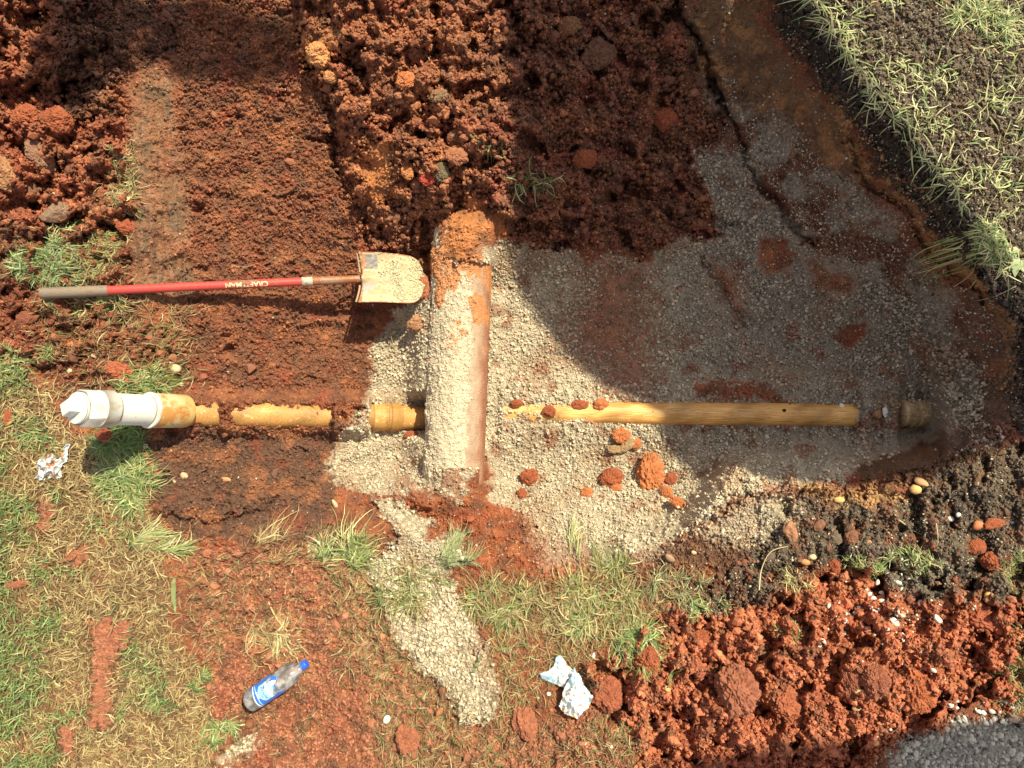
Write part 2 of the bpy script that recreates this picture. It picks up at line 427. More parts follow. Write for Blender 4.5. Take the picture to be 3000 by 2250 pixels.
# small drain pipe: how far the soil covers it along its run
tl, dl = seg_t(PIPE_A, PIPE_B)
zc = PIPE_A.z + (PIPE_B.z - PIPE_A.z) * np.clip(tl, 0, 1.05)
cov = .016 * F1 + .006 * W3 + np.interp(U, [370, 400, 470, 481, 490, 505, 600, 690, 716, 724, 737, 748, 763, 780, 797, 803, 915, 925], [.02, .015, .02, .075, .075, .03, .012, .02, .045, .075, .05, .075, .055, .07, .06, -.005, -.005, .0]).astype(F)
wz = sstep(58, 26, np.abs(V - 897)) * sstep(370, 392, U) * sstep(935, 915, U)
zt = zc + cov + (.010 * W3 + .006 * NF + .012 * F1 + .006 * F2 + .006 * L4 - .006) * (1 - .5 * sandm) + .012 * sstep(0, 25, 897 - V)
h = h * (1 - wz) + zt * wz
cov2 = np.interp(U, [1050, 1085, 1095, 1180, 1260, 1340, 1500, 1840, 1853, 1866, 1880, 1886, 1905, 1912, 1938, 1946, 1992, 1998, 2005, 2060, 2090],
                 [.03, .06, .047, .040, .036, .018, .012, .016, .04, .07, .06, .046, .046, .07, .06, .0, .0, .03, .02, .02, .03]).astype(F)
vc2 = np.interp(U, [1062, 1340, 1862, 2100], [889, 889, 897, 897])
wz2 = sstep(115, 32, np.abs(V - vc2)) * sstep(1055, 1085, U) * sstep(2050, 1995, U)
zt2 = np.interp(U, [1062, 1862, 2000], [-.505, -.455, -.45]) + cov2 + .014 * W3 + .010 * F1 + .006 * NF + sandm * (.5 - grain) * .004
h = h * (1 - wz2) + zt2 * wz2
edge = sstep(1355, 1260, np.abs(U - 1106)) * sstep(1078, 985, np.abs(V - 829.5))
h = (h * edge).astype(F)
X, Y = world_xy(h)


def look_uv(A, u, v):
    i = np.clip((u + 249) / 2710 * (NX - 1), 0, NX - 1.001)
    j = np.clip((1908 - v) / 2157 * (NY - 1), 0, NY - 1.001)
    i0, j0 = i.astype(int), j.astype(int)
    a, b = i - i0, j - j0
    return (A[j0, i0] * (1 - a) + A[j0, i0 + 1] * a) * (1 - b) + (A[j0 + 1, i0] * (1 - a) + A[j0 + 1, i0 + 1] * a) * b


def look(A, x, y):
    x, y = np.asarray(x, np.float64), np.asarray(y, np.float64)
    z = np.zeros(x.shape)
    for _ in range(7):
        z = .4 * z + .6 * look_uv(h, 1106 + x * K / (CAMZ - z), 829.5 - y * K / (CAMZ - z))
    return z if A is h else look_uv(A, 1106 + x * K / (CAMZ - z), 829.5 - y * K / (CAMZ - z))


def ground_z(x, y):
    return float(look(h, x, y))


def on_ground(px, py, lift=0.0):
    z = 0.0
    for _ in range(8):
        p = P(px, py, z)
        z = .5 * z + .5 * (ground_z(p.x, p.y) + lift)
    return P(px, py, z)


# ---- albedo
def c3(*c):
    return np.array(c, F)


C = np.zeros((NY, NX, 3), F) + c3(.24, .080, .040)


def paint(w, col, k=1.0):
    global C
    w = (w * k)[..., None]
    C = C * (1 - w) + c3(*col) * w


paint(Z['pile'], (.29, .094, .050))
paint(Z['leftmid'], (.20, .066, .036))
paint(Z['brownslope'], (.215, .080, .044))
paint(Z['lowbrown'], (.130, .064, .042))
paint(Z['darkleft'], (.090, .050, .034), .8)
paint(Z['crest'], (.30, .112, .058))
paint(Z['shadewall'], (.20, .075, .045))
paint(Z['botred'], (.33, .128, .074))
paint(Z['midbank'], (.135, .066, .040))
paint(Z['midred'], (.27, .080, .036))
paint(Z['strip'], (.235, .112, .060), .85)
paint(Z['lawn'], (.15, .085, .045))
paint(Z['redheap'], (.40, .130, .068))
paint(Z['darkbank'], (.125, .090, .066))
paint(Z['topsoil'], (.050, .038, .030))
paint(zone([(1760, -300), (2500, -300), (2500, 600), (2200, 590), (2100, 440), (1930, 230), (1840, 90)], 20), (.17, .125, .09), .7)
paint(Z['smear'], (.20, .105, .055))
paint(Z['dust'], (.22, .15, .11), .75)
paint(Z['umber'], (.12, .065, .035))
paint(zone([(2060, 620), (2190, 700), (2215, 900), (2160, 940), (2000, 1010), (2050, 900), (2100, 780)], 16), (.15, .095, .070), .85)
paint(Z['orange'], (.46, .175, .066))
paint(Z['yellow'], (.44, .25, .11), .85)
paint(Z['gravel'], (.32, .29, .25))
paint(Z['redpatch'], (.26, .095, .048), .8)
paint(Z['blackbin'], (.15, .125, .10), .6)
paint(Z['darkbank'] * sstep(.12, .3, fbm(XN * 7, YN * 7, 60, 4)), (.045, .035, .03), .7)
paint(Z['patches'], (.36, .135, .078))
# patches of other soils strewn through each zone
v1, v2, v3 = fbm(XN * 8, YN * 8, 61, 4), fbm(XN * 13 + 4, YN * 13, 62, 4), fbm(XN * 5, YN * 5 + 7, 63, 3)
soil = 1 - np.maximum.reduce([Z['lawn'], Z['topsoil'], Z['darkbank'], Z['gravel'], sandm])
paint(sstep(.10, .35, v1) * soil, (.40, .150, .065), .42)
paint(sstep(.12, .35, v2) * soil, (.115, .060, .040), .50)
paint(sstep(.12, .4, v3) * soil * (1 - Z['redheap']), (.16, .075, .045), .45)
paint(sstep(.25, .45, -v1) * soil, (.31, .070, .038), .35)
paint(sstep(.18, .4, v2) * Z['topsoil'], (.14, .085, .05), .6)
paint(sstep(.12, .35, v1) * Z['darkbank'], (.17, .085, .05), .7)
paint(sstep(.2, .35, v2) * Z['darkbank'] * sstep(1000, 1250, V), (.28, .08, .04), .6)
paint(sstep(.1, .3, -v2) * Z['smear'], (.13, .10, .075), .4)
paint(sstep(.15, .35, v1) * Z['smear'], (.34, .17, .07), .6)
paint(sstep(-.2, .15, fbm(XN * 6 + 2, YN * 6, 66, 4)) * Z['dust'], (.36, .30, .24), .8)
paint(sstep(.1, .3, -fbm(XN * 6 + 2, YN * 6, 66, 4)) * Z['dust'], (.17, .065, .04), .8)
paint(sstep(.05, .3, v1) * Z['strip'], (.13, .10, .07), .7)
paint(sstep(.1, .3, v2) * Z['strip'], (.30, .13, .07), .6)
paint(sstep(.0, .25, fbm(XN * 55, YN * 7, 68, 4)) * Z['strip'], (.13, .075, .048), .45)
paint(sstep(.1, .25, fbm(XN * 40 + 9, YN * 5, 69, 4)) * Z['strip'], (.30, .15, .09), .35)
paint(sstep(.1, .4, v3) * Z['lawn'], (.28, .11, .055), .6)
# sand
SANDC = c3(.52, .425, .31)
C = C * (1 - sandm[..., None]) + SANDC * sandm[..., None]
sand_shade = sandm * sstep(1300, 1620, U + 60 * W1) * sstep(1030, 930, V + 40 * W2)  # trench shade put into the sand colour, darker and greyer to the right
paint(sand_shade, (.33, .27, .22), .75)
pinkish = sandm * sstep(.05, .45, fbm(XN * 5 + 3, YN * 5, 64, 4) + .25 * Z['redpatch'])
paint(pinkish, (.38, .24, .15), .55)
paint(sandm * sstep(.30, .42, fbm(XN * 9, YN * 9, 65, 4)) * (U > 1060) * (U < 2000), (.30, .12, .065), .6)
C *= (1 + .14 * NM + .10 * W3 + .20 * NF + .12 * F1 + .18 * F2)[..., None]
# pits darker than the crumbly tops, switched off
C *= (1 - .22 * wcl * (1 - L3))[..., None] if False else 1
C = np.clip(C, .012, .8).astype(F)


# ------------------------------------------------------------------ mesh / material helpers
def mesh_np(name, verts, faces, cols=None, mats=(), smooth=False, link=True):
    me = bpy.data.meshes.new(name)
    verts = np.ascontiguousarray(verts, F)
    faces = np.ascontiguousarray(faces, np.int32)
    nf, k = faces.shape
    me.vertices.add(len(verts))
    me.vertices.foreach_set('co', verts.ravel())
    me.loops.add(nf * k)
    me.loops.foreach_set('vertex_index', faces.ravel())
    me.polygons.add(nf)
    me.polygons.foreach_set('loop_start', np.arange(0, nf * k, k, dtype=np.int32))
    me.polygons.foreach_set('use_smooth', np.full(nf, smooth, bool))
    me.update(calc_edges=True)
    if cols is not None:
        a = me.color_attributes.new('Col', 'FLOAT_COLOR', 'POINT')
        cc = np.ones((len(verts), 4), F)
        cc[:, :3] = cols
        a.data.foreach_set('color', cc.ravel())
    for m in mats:
        me.materials.append(m)
    o = bpy.data.objects.new(name, me)
    if link:
        COL.objects.link(o)
    return o


def tag(o, label=None, cat=None, group=None, kind=None):
    if label:
        o['label'] = label
    if cat:
        o['category'] = cat
    if group:
        o['group'] = group
    if kind:
        o['kind'] = kind
    return o


def empty(name, loc, label, cat, group=None):
    o = bpy.data.objects.new(name, None)
    o.empty_display_size = .05
    o.location = loc
    COL.objects.link(o)
    return tag(o, label, cat, group)


def child(o, parent):
    o.parent = parent
    o.matrix_parent_inverse = Matrix.Translation(-Vector(parent.location)) if parent.parent is None else Matrix()
    return o


def new_mat(name):
    m = bpy.data.materials.new(name)
    m.use_nodes = True
    nt = m.node_tree
    return m, nt, nt.nodes['Principled BSDF']


def N(nt, t, **kw):
    n = nt.nodes.new(t)
    for k, v in kw.items():
        setattr(n, k, v)
    return n


def soil_mat(name, attr=True, color=(.3, .1, .05), nscale=260, bump=.5, vscale=None, rough=.96, var=.35, dist=.004):
    m, nt, b = new_mat(name)
    L = nt.links
    geo = N(nt, 'ShaderNodeNewGeometry') if attr == 'pos' else N(nt, 'ShaderNodeTexCoord')
    pos = geo.outputs[0] if attr == 'pos' else geo.outputs['Object']
    n1 = N(nt, 'ShaderNodeTexNoise')
    n1.inputs['Scale'].default_value = nscale
    n1.inputs['Detail'].default_value = 4
    n1.inputs['Roughness'].default_value = .65
    L.new(pos, n1.inputs['Vector'])
    mr = N(nt, 'ShaderNodeMapRange')
    mr.inputs[1].default_value = .3
    mr.inputs[2].default_value = .7
    mr.inputs[3].default_value = 1 - var
    mr.inputs[4].default_value = 1 + var
    L.new(n1.outputs[0], mr.inputs[0])
    mul = N(nt, 'ShaderNodeVectorMath', operation='SCALE')
    if attr:
        at = N(nt, 'ShaderNodeVertexColor', layer_name='Col')
        L.new(at.outputs[0], mul.inputs[0])
    else:
        mul.inputs[0].default_value = color
    L.new(mr.outputs[0], mul.inputs['Scale'])
    L.new(mul.outputs[0], b.inputs['Base Color'])
    b.inputs['Roughness'].default_value = rough
    b.inputs['Specular IOR Level'].default_value = .25
    bp = N(nt, 'ShaderNodeBump')
    bp.inputs['Strength'].default_value = bump
    bp.inputs['Distance'].default_value = dist
    if vscale:
        vo = N(nt, 'ShaderNodeTexVoronoi')
        vo.inputs['Scale'].default_value = vscale
        L.new(pos, vo.inputs['Vector'])
        ad = N(nt, 'ShaderNodeMath', operation='SUBTRACT')
        L.new(n1.outputs[0], ad.inputs[0])
        L.new(vo.outputs['Distance'], ad.inputs[1])
        L.new(ad.outputs[0], bp.inputs['Height'])
    else:
        L.new(n1.outputs[0], bp.inputs['Height'])
    L.new(bp.outputs[0], b.inputs['Normal'])
    return m


M_SOIL = soil_mat('loose_red_soil', nscale=200, bump=.9, dist=.008)
M_SAND = soil_mat('pale_sand', vscale=130, nscale=300, bump=1.0, var=.3, dist=.008)
M_GRAVEL = soil_mat('grey_gravel', vscale=60, nscale=200, bump=.8, var=.35, dist=.008)
M_CRUMB = soil_mat('soil_crumb', nscale=300, bump=.4, var=.25)
M_GRAIN = soil_mat('sand_grain', nscale=300, bump=.3, var=.2)


def blade_mat():
    m, nt, b = new_mat('grass_blade')
    L = nt.links
    at = N(nt, 'ShaderNodeVertexColor', layer_name='Col')
    L.new(at.outputs[0], b.inputs['Base Color'])
    b.inputs['Roughness'].default_value = .55
    tr = N(nt, 'ShaderNodeBsdfTranslucent')
    L.new(at.outputs[0], tr.inputs['Color'])
    mx = N(nt, 'ShaderNodeMixShader')
    mx.inputs[0].default_value = .22
    L.new(b.outputs[0], mx.inputs[1])
    L.new(tr.outputs[0], mx.inputs[2])
    L.new(mx.outputs[0], nt.nodes['Material Output'].inputs[0])
    return m


M_BLADE = blade_mat()

# ------------------------------------------------------------------ ground, sand bed, gravel as real relief
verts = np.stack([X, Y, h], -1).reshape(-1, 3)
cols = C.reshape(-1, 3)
idx = np.arange(NX * NY, dtype=np.int32).reshape(NY, NX)
quads = np.stack([idx[:-1, :-1], idx[:-1, 1:], idx[1:, 1:], idx[1:, :-1]], -1).reshape(-1, 4)
smq = sandm[:-1, :-1].ravel()
gmq = Z['gravel'][:-1, :-1].ravel()
cls = np.where(gmq > .5, 2, np.where(smq > .5, 1, 0))


def submesh(name, sel, mat, extra=None):
    f = quads[sel]
    used, inv = np.unique(f, return_inverse=True)
    v, c, ff = verts[used], cols[used], inv.reshape(-1, 4)
    if extra:
        ev, ef = extra
        ff = np.concatenate([ff, np.array(ef, np.int32) + len(v)])
        v = np.concatenate([v, np.array(ev, F)])
        c = np.concatenate([c, np.tile(c3(.2, .1, .05), (len(ev), 1))])
    return mesh_np(name, v, ff, c, [mat])


B = 60.0
ex, ey = 2.45, 1.95
ring_v = [(-ex, -ey, 0), (ex, -ey, 0), (ex, ey, 0), (-ex, ey, 0), (-B, -B, 0), (B, -B, 0), (B, B, 0), (-B, B, 0)]
ring_f = [(4, 5, 1, 0), (5, 6, 2, 1), (6, 7, 3, 2), (7, 4, 0, 3)]
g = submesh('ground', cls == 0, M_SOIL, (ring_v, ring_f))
tag(g, 'red brown clay ground with the dug trench sloping down into it', 'ground', kind='structure')
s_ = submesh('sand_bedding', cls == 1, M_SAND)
tag(s_, 'pale grey sand bedding spread over the trench floor around the pipes', 'sand', kind='stuff')
gr = submesh('gravel', cls == 2, M_GRAVEL)
tag(gr, 'grey gravel lying in the shaded bottom right corner', 'gravel', kind='stuff')

# ------------------------------------------------------------------ scattered crumbs and grains
bmI = bmesh.new()
bmesh.ops.create_icosphere(bmI, subdivisions=1, radius=1)
ICO_V = np.array([v.co[:] for v in bmI.verts], F)
ICO_F = np.array([[v.index for v in f.verts] for f in bmI.faces], np.int32)
bmI.free()
OCT_V = np.array([(1, 0, 0), (-1, 0, 0), (0, 1, 0), (0, -1, 0), (0, 0, 1), (0, 0, -1)], F)
OCT_F = np.array([(0, 2, 4), (2, 1, 4), (1, 3, 4), (3, 0, 4), (2, 0, 5), (1, 2, 5), (3, 1, 5), (0, 3, 5)], np.int32)


def rand_rot(n):
    q = rng.normal(size=(n, 4)).astype(F)
    q /= np.linalg.norm(q, axis=1)[:, None]
    w, x, y, z = q.T
    return np.stack([1 - 2 * (y * y + z * z), 2 * (x * y - z * w), 2 * (x * z + y * w),
                     2 * (x * y + z * w), 1 - 2 * (x * x + z * z), 2 * (y * z - x * w),
                     2 * (x * z - y * w), 2 * (y * z + x * w), 1 - 2 * (x * x + y * y)], -1).reshape(n, 3, 3)


def crumbs(name, pos, size, col, mat, big=False, smooth=False):
    T, TF = (ICO_V, ICO_F) if big else (OCT_V, OCT_F)
    n = len(pos)
    sc = size[:, None] * (1 + rng.uniform(-.35, .35, (n, 3)).astype(F))
    t = T[None] * sc[:, None, :] * (1 + rng.uniform(-.22, .22, (n, len(T), 1)).astype(F))
    v = np.einsum('nij,nkj->nki', rand_rot(n), t) + pos[:, None, :]
    f = TF[None] + (np.arange(n) * len(T))[:, None, None]
    c = np.repeat(col, len(T), 0)
    return mesh_np(name, v.reshape(-1, 3), f.reshape(-1, 3), c, [mat], smooth)


def scatter(n, dens):
    """random points of the relief kept with the probability given by a density map"""
    u = rng.uniform(-110, 2320, n)
    v = rng.uniform(-110, 1770, n)
    i = ((u + 249) / 2710 * (NX - 1)).astype(int)
    j = ((1908 - v) / 2157 * (NY - 1)).astype(int)
    k = rng.random(n) < dens[j, i]
    u, v, i, j = u[k], v[k], i[k], j[k]
    return look_uv(X, u, v).astype(F), look_uv(Y, u, v).astype(F), i, j


def logsize(n, lo, hi, p=2.5):
    return (lo + (hi - lo) * rng.random(n) ** p).astype(F)


# sand grains
x, y, i, j = scatter(330000, np.clip(sandm * (.45 + .6 * sstep(-.3, .2, fbm(XN * 6, YN * 6, 49, 3))), 0, 1))
s = logsize(len(x), .0020, .0085, 2.8)
p = np.stack([x, y, look(h, x, y) + s * .55], -1)
c = C[j, i] * rng.uniform(.7, 1.35, (len(x), 1)).astype(F)
o = crumbs('sand_grains', p, s, np.clip(c, 0, .75), M_GRAIN)
tag(o, 'loose pale sand grains over the bedding sand in the trench', 'sand', kind='stuff')
# pale grit strewn on soil near sand and in the dark banks
dens = np.clip(1.0 * Z['dust'] + .10 * Z['smear'] + .30 * Z['topsoil'] + .35 * Z['darkbank'] + .10 * Z['shadewall'] + .3 * Z['sand3'] + .4 * Z['sand4'] + .12 * Z['midred'] + .55 * Z['redpatch'] + .15 * Z['midbank']
               + .5 * Z['blackbin'] + .03 * Z['crest'] * sstep(300, 500, V) + .10 * Z['redheap'] + .35 * Z['redpatch2'], 0, 1) * (1 - sandm)
x, y, i, j = scatter(240000, dens)
s = logsize(len(x), .0012, .0050, 4)
p = np.stack([x, y, look(h, x, y) + s * .4], -1)
c = c3(.46, .41, .31) * rng.uniform(.6, 1.35, (len(x), 1)).astype(F)
o = crumbs('pale_grit', p, s, np.clip(c, 0, .75), M_GRAIN)
tag(o, 'fine pale grit sprinkled over the dark soil and trench walls', 'grit', kind='stuff')
# soil crumbs
dens = np.clip(.30 + .55 * wcl + .55 * wbr, 0, .95) * (1 - .93 * sandm) * (1 - .55 * wsm) * (1 - .6 * Z['lawn']) * (1 - Z['gravel'])
x, y, i, j = scatter(330000, dens)
s = logsize(len(x), .002, .0095, 3.2) * (.75 + .5 * wcl[j, i])
p = np.stack([x, y, look(h, x, y) + s * .5], -1)
c = C[j, i] * rng.uniform(.7, 1.35, (len(x), 1)).astype(F)
o = crumbs('soil_crumbs', p, s, np.clip(c, 0, .75), M_CRUMB)
tag(o, 'small red brown soil crumbs strewn over the clay', 'soil', kind='stuff')
x, y, i, j = scatter(26000, np.clip(wcl * .9 * sstep(-.05, .35, fbm(XN * 8, YN * 8, 59, 3)) + .04 * wbr, 0, 1) * (1 - sandm) * (1 - wsm))
s = logsize(len(x), .006, .022, 3.2)
p = np.stack([x, y, look(h, x, y) + s * .15], -1)
c = C[j, i] * rng.uniform(.75, 1.3, (len(x), 1)).astype(F)
o = crumbs('soil_lumps', p, s, np.clip(c, 0, .75), M_CRUMB, big=True)
tag(o, 'small broken soil lumps covering the cloddy heaps', 'soil', kind='stuff')
# corner gravel
x, y, i, j = scatter(90000, np.clip(Z['gravel'] * 1.0, 0, 1))
s = logsize(len(x), .003, .012, 2.2)
p = np.stack([x, y, look(h, x, y) + s * .4], -1)
c = c3(.42, .385, .33) * rng.uniform(.5, 1.35, (len(x), 1)).astype(F)
o = crumbs('gravel_stones', p, s, c, M_GRAIN, big=True)
tag(o, 'grey crushed gravel stones heaped in the bottom right corner', 'gravel', kind='stuff')

# ------------------------------------------------------------------ clods, stones, pebbles


def lump_data(seed, sub=4, rough=.30, facet=0.0, flat=.8, fine=.10, col=(.3, .1, .05), mat=None, colvar=.25, smooth=False):
    r = np.random.default_rng(seed)
    bm = bmesh.new()
    bmesh.ops.create_icosphere(bm, subdivisions=sub, radius=1)
    v = np.array([w.co[:] for w in bm.verts], F)
    f = np.array([[w.index for w in q.verts] for q in bm.faces], np.int32)
    bm.free()
    q = v + r.uniform(0, 50, 3)
    d = 1 + rough * perlin3(q * 1.3, seed) + rough * .5 * perlin3(q * 3, seed + 1) + fine * (1 - 2 * np.abs(perlin3(q * 4.5, seed + 2))) + fine * .6 * perlin3(q * 9, seed + 3) + fine * .35 * perlin3(q * 19, seed + 4)
    if facet:
        for _ in range(9):
            n = r.normal(size=3)
            n /= np.linalg.norm(n)
            dd = v @ n
            lim = r.uniform(.55, .8)
            d = np.where(dd * d > lim, (1 - facet) * d + facet * lim / np.maximum(dd, .1), d)
    if fine > .1:
        d = d * (1 + .035 * r.normal(size=len(v))) - .10 * sstep(.15, .4, perlin3(q * 2.6, seed + 9))
    v = v * d[:, None]
    v[:, 2] *= flat
    cc = np.clip(c3(*col)[None] * (1 + colvar * perlin3(q * 3, seed + 7) + colvar * perlin3(q * 11, seed + 8))[:, None], 0, .8)
    o = mesh_np('tmp', v, f, cc, [mat or M_CRUMB], smooth, link=False)
    me = o.data
    bpy.data.objects.remove(o)
    return me


def place_lump(name, me, px, py, wx, wy, rot, sink, label, cat, group=None, hz=None):
    g_ = on_ground(px, py)
    sc_ = (CAMZ - g_.z) / K / 2
    o = bpy.data.objects.new(name, me)
    sx, sy = wx * sc_, wy * sc_
    sz = hz if hz else min(sx, sy) * 1.0
    o.scale = (sx, sy, sz)
    o.rotation_euler = (0, 0, rot)
    o.location = (g_.x, g_.y, g_.z + sz * (1 - sink) * .8)
    COL.objects.link(o)
    return tag(o, label, cat, group)


RED, ORG, BRN, DRK, TAN = (.30, .085, .040), (.44, .15, .060), (.17, .080, .050), (.10, .055, .04), (.34, .22, .12)
clod_specs = [
    (1320, 1030, 58, 40, .1, .35, RED, 'reddish brown flat clod on pale sand, lying left of the big orange clod', 1),
    (1400, 1022, 62, 92, .1, .35, ORG, 'largest orange clod standing on the sand below the small pipe', 2),
    (1446, 1034, 28, 26, .5, .3, RED, 'small red clod touching the upper right side of the big orange clod', 3),
    (1462, 1086, 38, 26, -.6, .3, ORG, 'orange lump of clay on the sand at the lower right of the big orange clod', 4),
    (1437, 1062, 26, 30, .5, .3, ORG, 'small orange lump just below the right side of the big orange clod', 5),
    (1330, 1052, 26, 20, .2, .2, ORG, 'crumbly orange lump touching the underside of the flat reddish clod', 6),
    (1143, 1030, 44, 34, .7, .4, RED, 'flat reddish clod on the sand right of the buried end of the big pipe', 7),
    (1127, 1066, 24, 24, .2, .4, RED, 'small dark red clod at the lower edge of the sand beside the big pipe end', 8),
    (1268, 1064, 28, 24, .3, .5, ORG, 'pale orange clod half sunk in sand below the flat reddish clod', 9),
    (1340, 940, 44, 34, .3, .35, ORG, 'sandy orange clod just below the cream pipe where its shadow begins', 10),
    (1352, 962, 40, 26, .8, .35, TAN, 'sand coated lump below the sandy orange clod', 11),
    (1330, 970, 40, 18, 0, .3, TAN, 'thin sandy slab of clay casting a dark shadow on the sand', 12),
    (1372, 958, 26, 24, .4, .35, ORG, 'small orange lump at the right end of the sandy lumps', 13),
    (1252, 874, 40, 24, .1, .3, RED, 'dark red clod lying on the cream pipe near its middle', 14),
    (1186, 887, 34, 24, -.2, .3, RED, 'dark red clod on the half buried left end of the cream pipe', 15),
    (1116, 871, 32, 20, .2, .4, RED, 'flat red clod on sand above the left tip of the cream pipe', 16),
    (1296, 874, 34, 30, .1, .5, ORG, 'smooth orange dab of clay on the top edge of the cream pipe', 17),
    (890, 938, 30, 18, .1, .3, RED, 'small reddish clod on sand below the pipe joint', 18),
    (914, 622, 36, 60, .2, .35, (.36, .13, .07), 'crumbly red clod pressed against the tip of the shovel blade', 19),
    (902, 700, 46, 34, .2, .45, (.40, .20, .11), 'sandy clod between the shovel blade and the clay pipe', 20),
    (66, 414, 62, 50, -.3, .35, BRN, 'brown angular stone in the upper left clods, above the tilted grey brown stone', 51),
    (124, 464, 66, 50, .4, .35, (.22, .13, .09), 'grey brown pointed stone just above the green grass tuft', 52),
    (14, 376, 70, 84, .1, .45, (.33, .16, .08), 'large rounded yellowish clod at the left edge of the photo', 53),
    (95, 338, 56, 74, .3, .5, (.25, .13, .085), 'grey streaked clod right of the rounded yellowish clod', 54),
    (132, 264, 66, 56, .0, .45, RED, 'rounded red clod over a dark hollow in the upper left pile', 21),
    (66, 256, 56, 56, .5, .45, RED, 'rounded red clod left of the clod over the dark hollow', 22),
    (25, 42, 44, 34, .1, .4, ORG, 'orange clod in the top left corner', 23),
    (60, 128, 26, 40, .2, .4, BRN, 'small brown stone in the upper left pile', 24),
    (690, 122, 62, 50, .1, .35, (.52, .24, .10), 'knobbly tan orange clod caught by sun above the brown slope', 25),
    (716, 168, 30, 32, .1, .35, (.50, .23, .10), 'small tan clod below the knobbly tan orange clod', 26),
    (990, 300, 64, 40, .3, .4, (.28, .12, .07), 'brown slab of soil on the sunlit heap edge beside the shade', 27),
    (985, 340, 48, 36, .1, .4, (.33, .13, .07), 'rounded clod below the brown slab on the heap edge', 28),
    (950, 210, 44, 30, .4, .4, (.24, .14, .08), 'grey brown clod high on the sunlit heap', 29),
    (878, 176, 42, 38, .4, .4, ORG, 'orange clod on the left flank of the sunlit heap', 30),
    (880, 372, 30, 40, .1, .4, (.50, .20, .08), 'upright yellow orange clod in the shadowed cleft of the heap', 31),
    (925, 390, 34, 30, .1, .4, (.36, .06, .04), 'bright red crumbly clod right of the yellow orange clod', 32),
    (953, 372, 32, 50, .1, .4, (.16, .12, .07), 'greenish brown clod beside the bright red crumbly clod', 33),
    (1290, 125, 90, 66, .3, .5, BRN, 'large brown clod on the shaded wall near the top', 34),
    (1262, 345, 60, 44, .3, .5, RED, 'reddish clod low on the shaded wall right of the grass wisps', 35),
    (1230, 60, 50, 40, .3, .5, (.22, .10, .05), 'smooth tan brown clod at the top of the shaded wall', 36),
    (1440, 260, 60, 50, .2, .5, RED, 'reddish clod on the shaded wall beside the grey sand chute', 37),
    (1588, 1482, 92, 116, .25, .35, (.27, .095, .055), 'largest smooth clod in the bottom right red heap', 41),
    (1690, 1508, 60, 66, .5, .35, (.31, .095, .048), 'angular red clod right of the largest smooth clod', 42),
    (1712, 1548, 46, 46, .1, .35, (.31, .10, .05), 'rounded red clod just below the angular red clod', 43),
    (1640, 1490, 30, 28, .1, .35, RED, 'small round clod right beside the largest smooth clod', 44),
    (1832, 1462, 50, 80, .25, .35, (.25, .085, .05), 'brick shaped dark red clod in the middle of the red heap', 45),
    (1885, 1465, 60, 66, .15, .35, (.25, .085, .05), 'blocky clod right of the brick shaped clod', 46),
    (1642, 1404, 26, 50, .1, .35, BRN, 'brown upright stone in the red heap above the yellow chip', 47),
    (1980, 1490, 74, 90, .2, .4, (.34, .10, .045), 'wide orange red clod beside the deep dark gap in the red heap', 48),
    (2110, 1325, 90, 60, -.4, .35, (.30, .085, .045), 'large slanting clod at the right side of the red heap', 49),
    (2095, 1370, 60, 30, -.3, .35, (.30, .085, .045), 'flat clod under the large slanting clod', 50),
    (1510, 1372, 40, 34, .2, .35, RED, 'round red clod at the left shoulder of the red heap', 61),
    (1400, 1420, 56, 60, .2, .45, RED, 'muddy red clod left of the red heap, below the bright green tuft', 62),
    (1310, 1490, 66, 80, .5, .45, (.28, .085, .045), 'long muddy slab of clay right of the larger crumpled wrapper', 63),
    (1135, 1560, 54, 70, .2, .55, (.31, .11, .06), 'dried mud pat left of the larger crumpled wrapper', 64),
    (880, 1590, 56, 56, .2, .6, (.31, .11, .06), 'round dried mud pat near the bottom edge, left of the sand trail', 65),
    (1704, 1146, 36, 46, .1, .3, (.34, .16, .09), 'orange brown stone on the dark bank beside white grit', 66),
    (1764, 1134, 36, 34, .4, .3, (.22, .10, .06), 'reddish brown clod on the dark bank right of the orange brown stone', 67),
    (1836, 1160, 34, 34, .2, .35, (.22, .10, .06), 'reddish clod casting a dark shadow on the dark bank', 68),
    (2104, 1180, 42, 30, .3, .3, RED, 'bright red crumbly clod on the dark soil at the right', 69),
    (2130, 1208, 42, 44, .1, .3, RED, 'second bright red clod, below and right of the first on the dark soil', 70),
    (2142, 1130, 46, 24, .3, .3, RED, 'loose red clods high on the dark soil near the right edge', 71),
    (2112, 1132, 24, 20, .1, .3, RED, 'small red clod on dark soil near the right edge of the photo', 72),
    (1800, 1222, 26, 40, .1, .3, RED, 'red clod poking up at the top edge of the red heap', 73),
    (22, 905, 20, 40, .1, .3, (.30, .08, .04), 'red clod at the left edge of the photo beside the lawn', 74),
    (262, 800, 60, 40, .1, .45, (.34, .10, .05), 'flat red clod above the white cleanout pipe', 75),
    (232, 940, 36, 36, .1, .4, (.26, .07, .04), 'shadowed red clod below the white cleanout pipe', 76),
    (60, 690, 40, 32, .1, .4, (.22, .075, .045), 'red brown clod left below the shovel grip', 77),
    (280, 492, 40, 34, .1, .4, (.30, .08, .04), 'crumbly red clod right of the grass above the shovel grip', 78),
    (40, 1262, 38, 20, .1, .3, (.30, .10, .06), 'small red clod with a straw across it on the green lawn', 79),
]
for (px, py, wx, wy, rot, sink, col, lab, sd) in clod_specs:
    stone = 'stone' in lab
    me = lump_data(sd, 4 if stone else 5, .26, .85 if stone else .3, .8, .05 if stone else .13, np.array(col) * .95)
    me.name = 'stone_mesh' if stone else 'clod_mesh'
    place_lump('stone' if stone else 'clod', me, px, py, wx * .95, wy * .95, rot, sink if sd < 20 else sink + .12, lab, 'stone' if stone else 'clod')

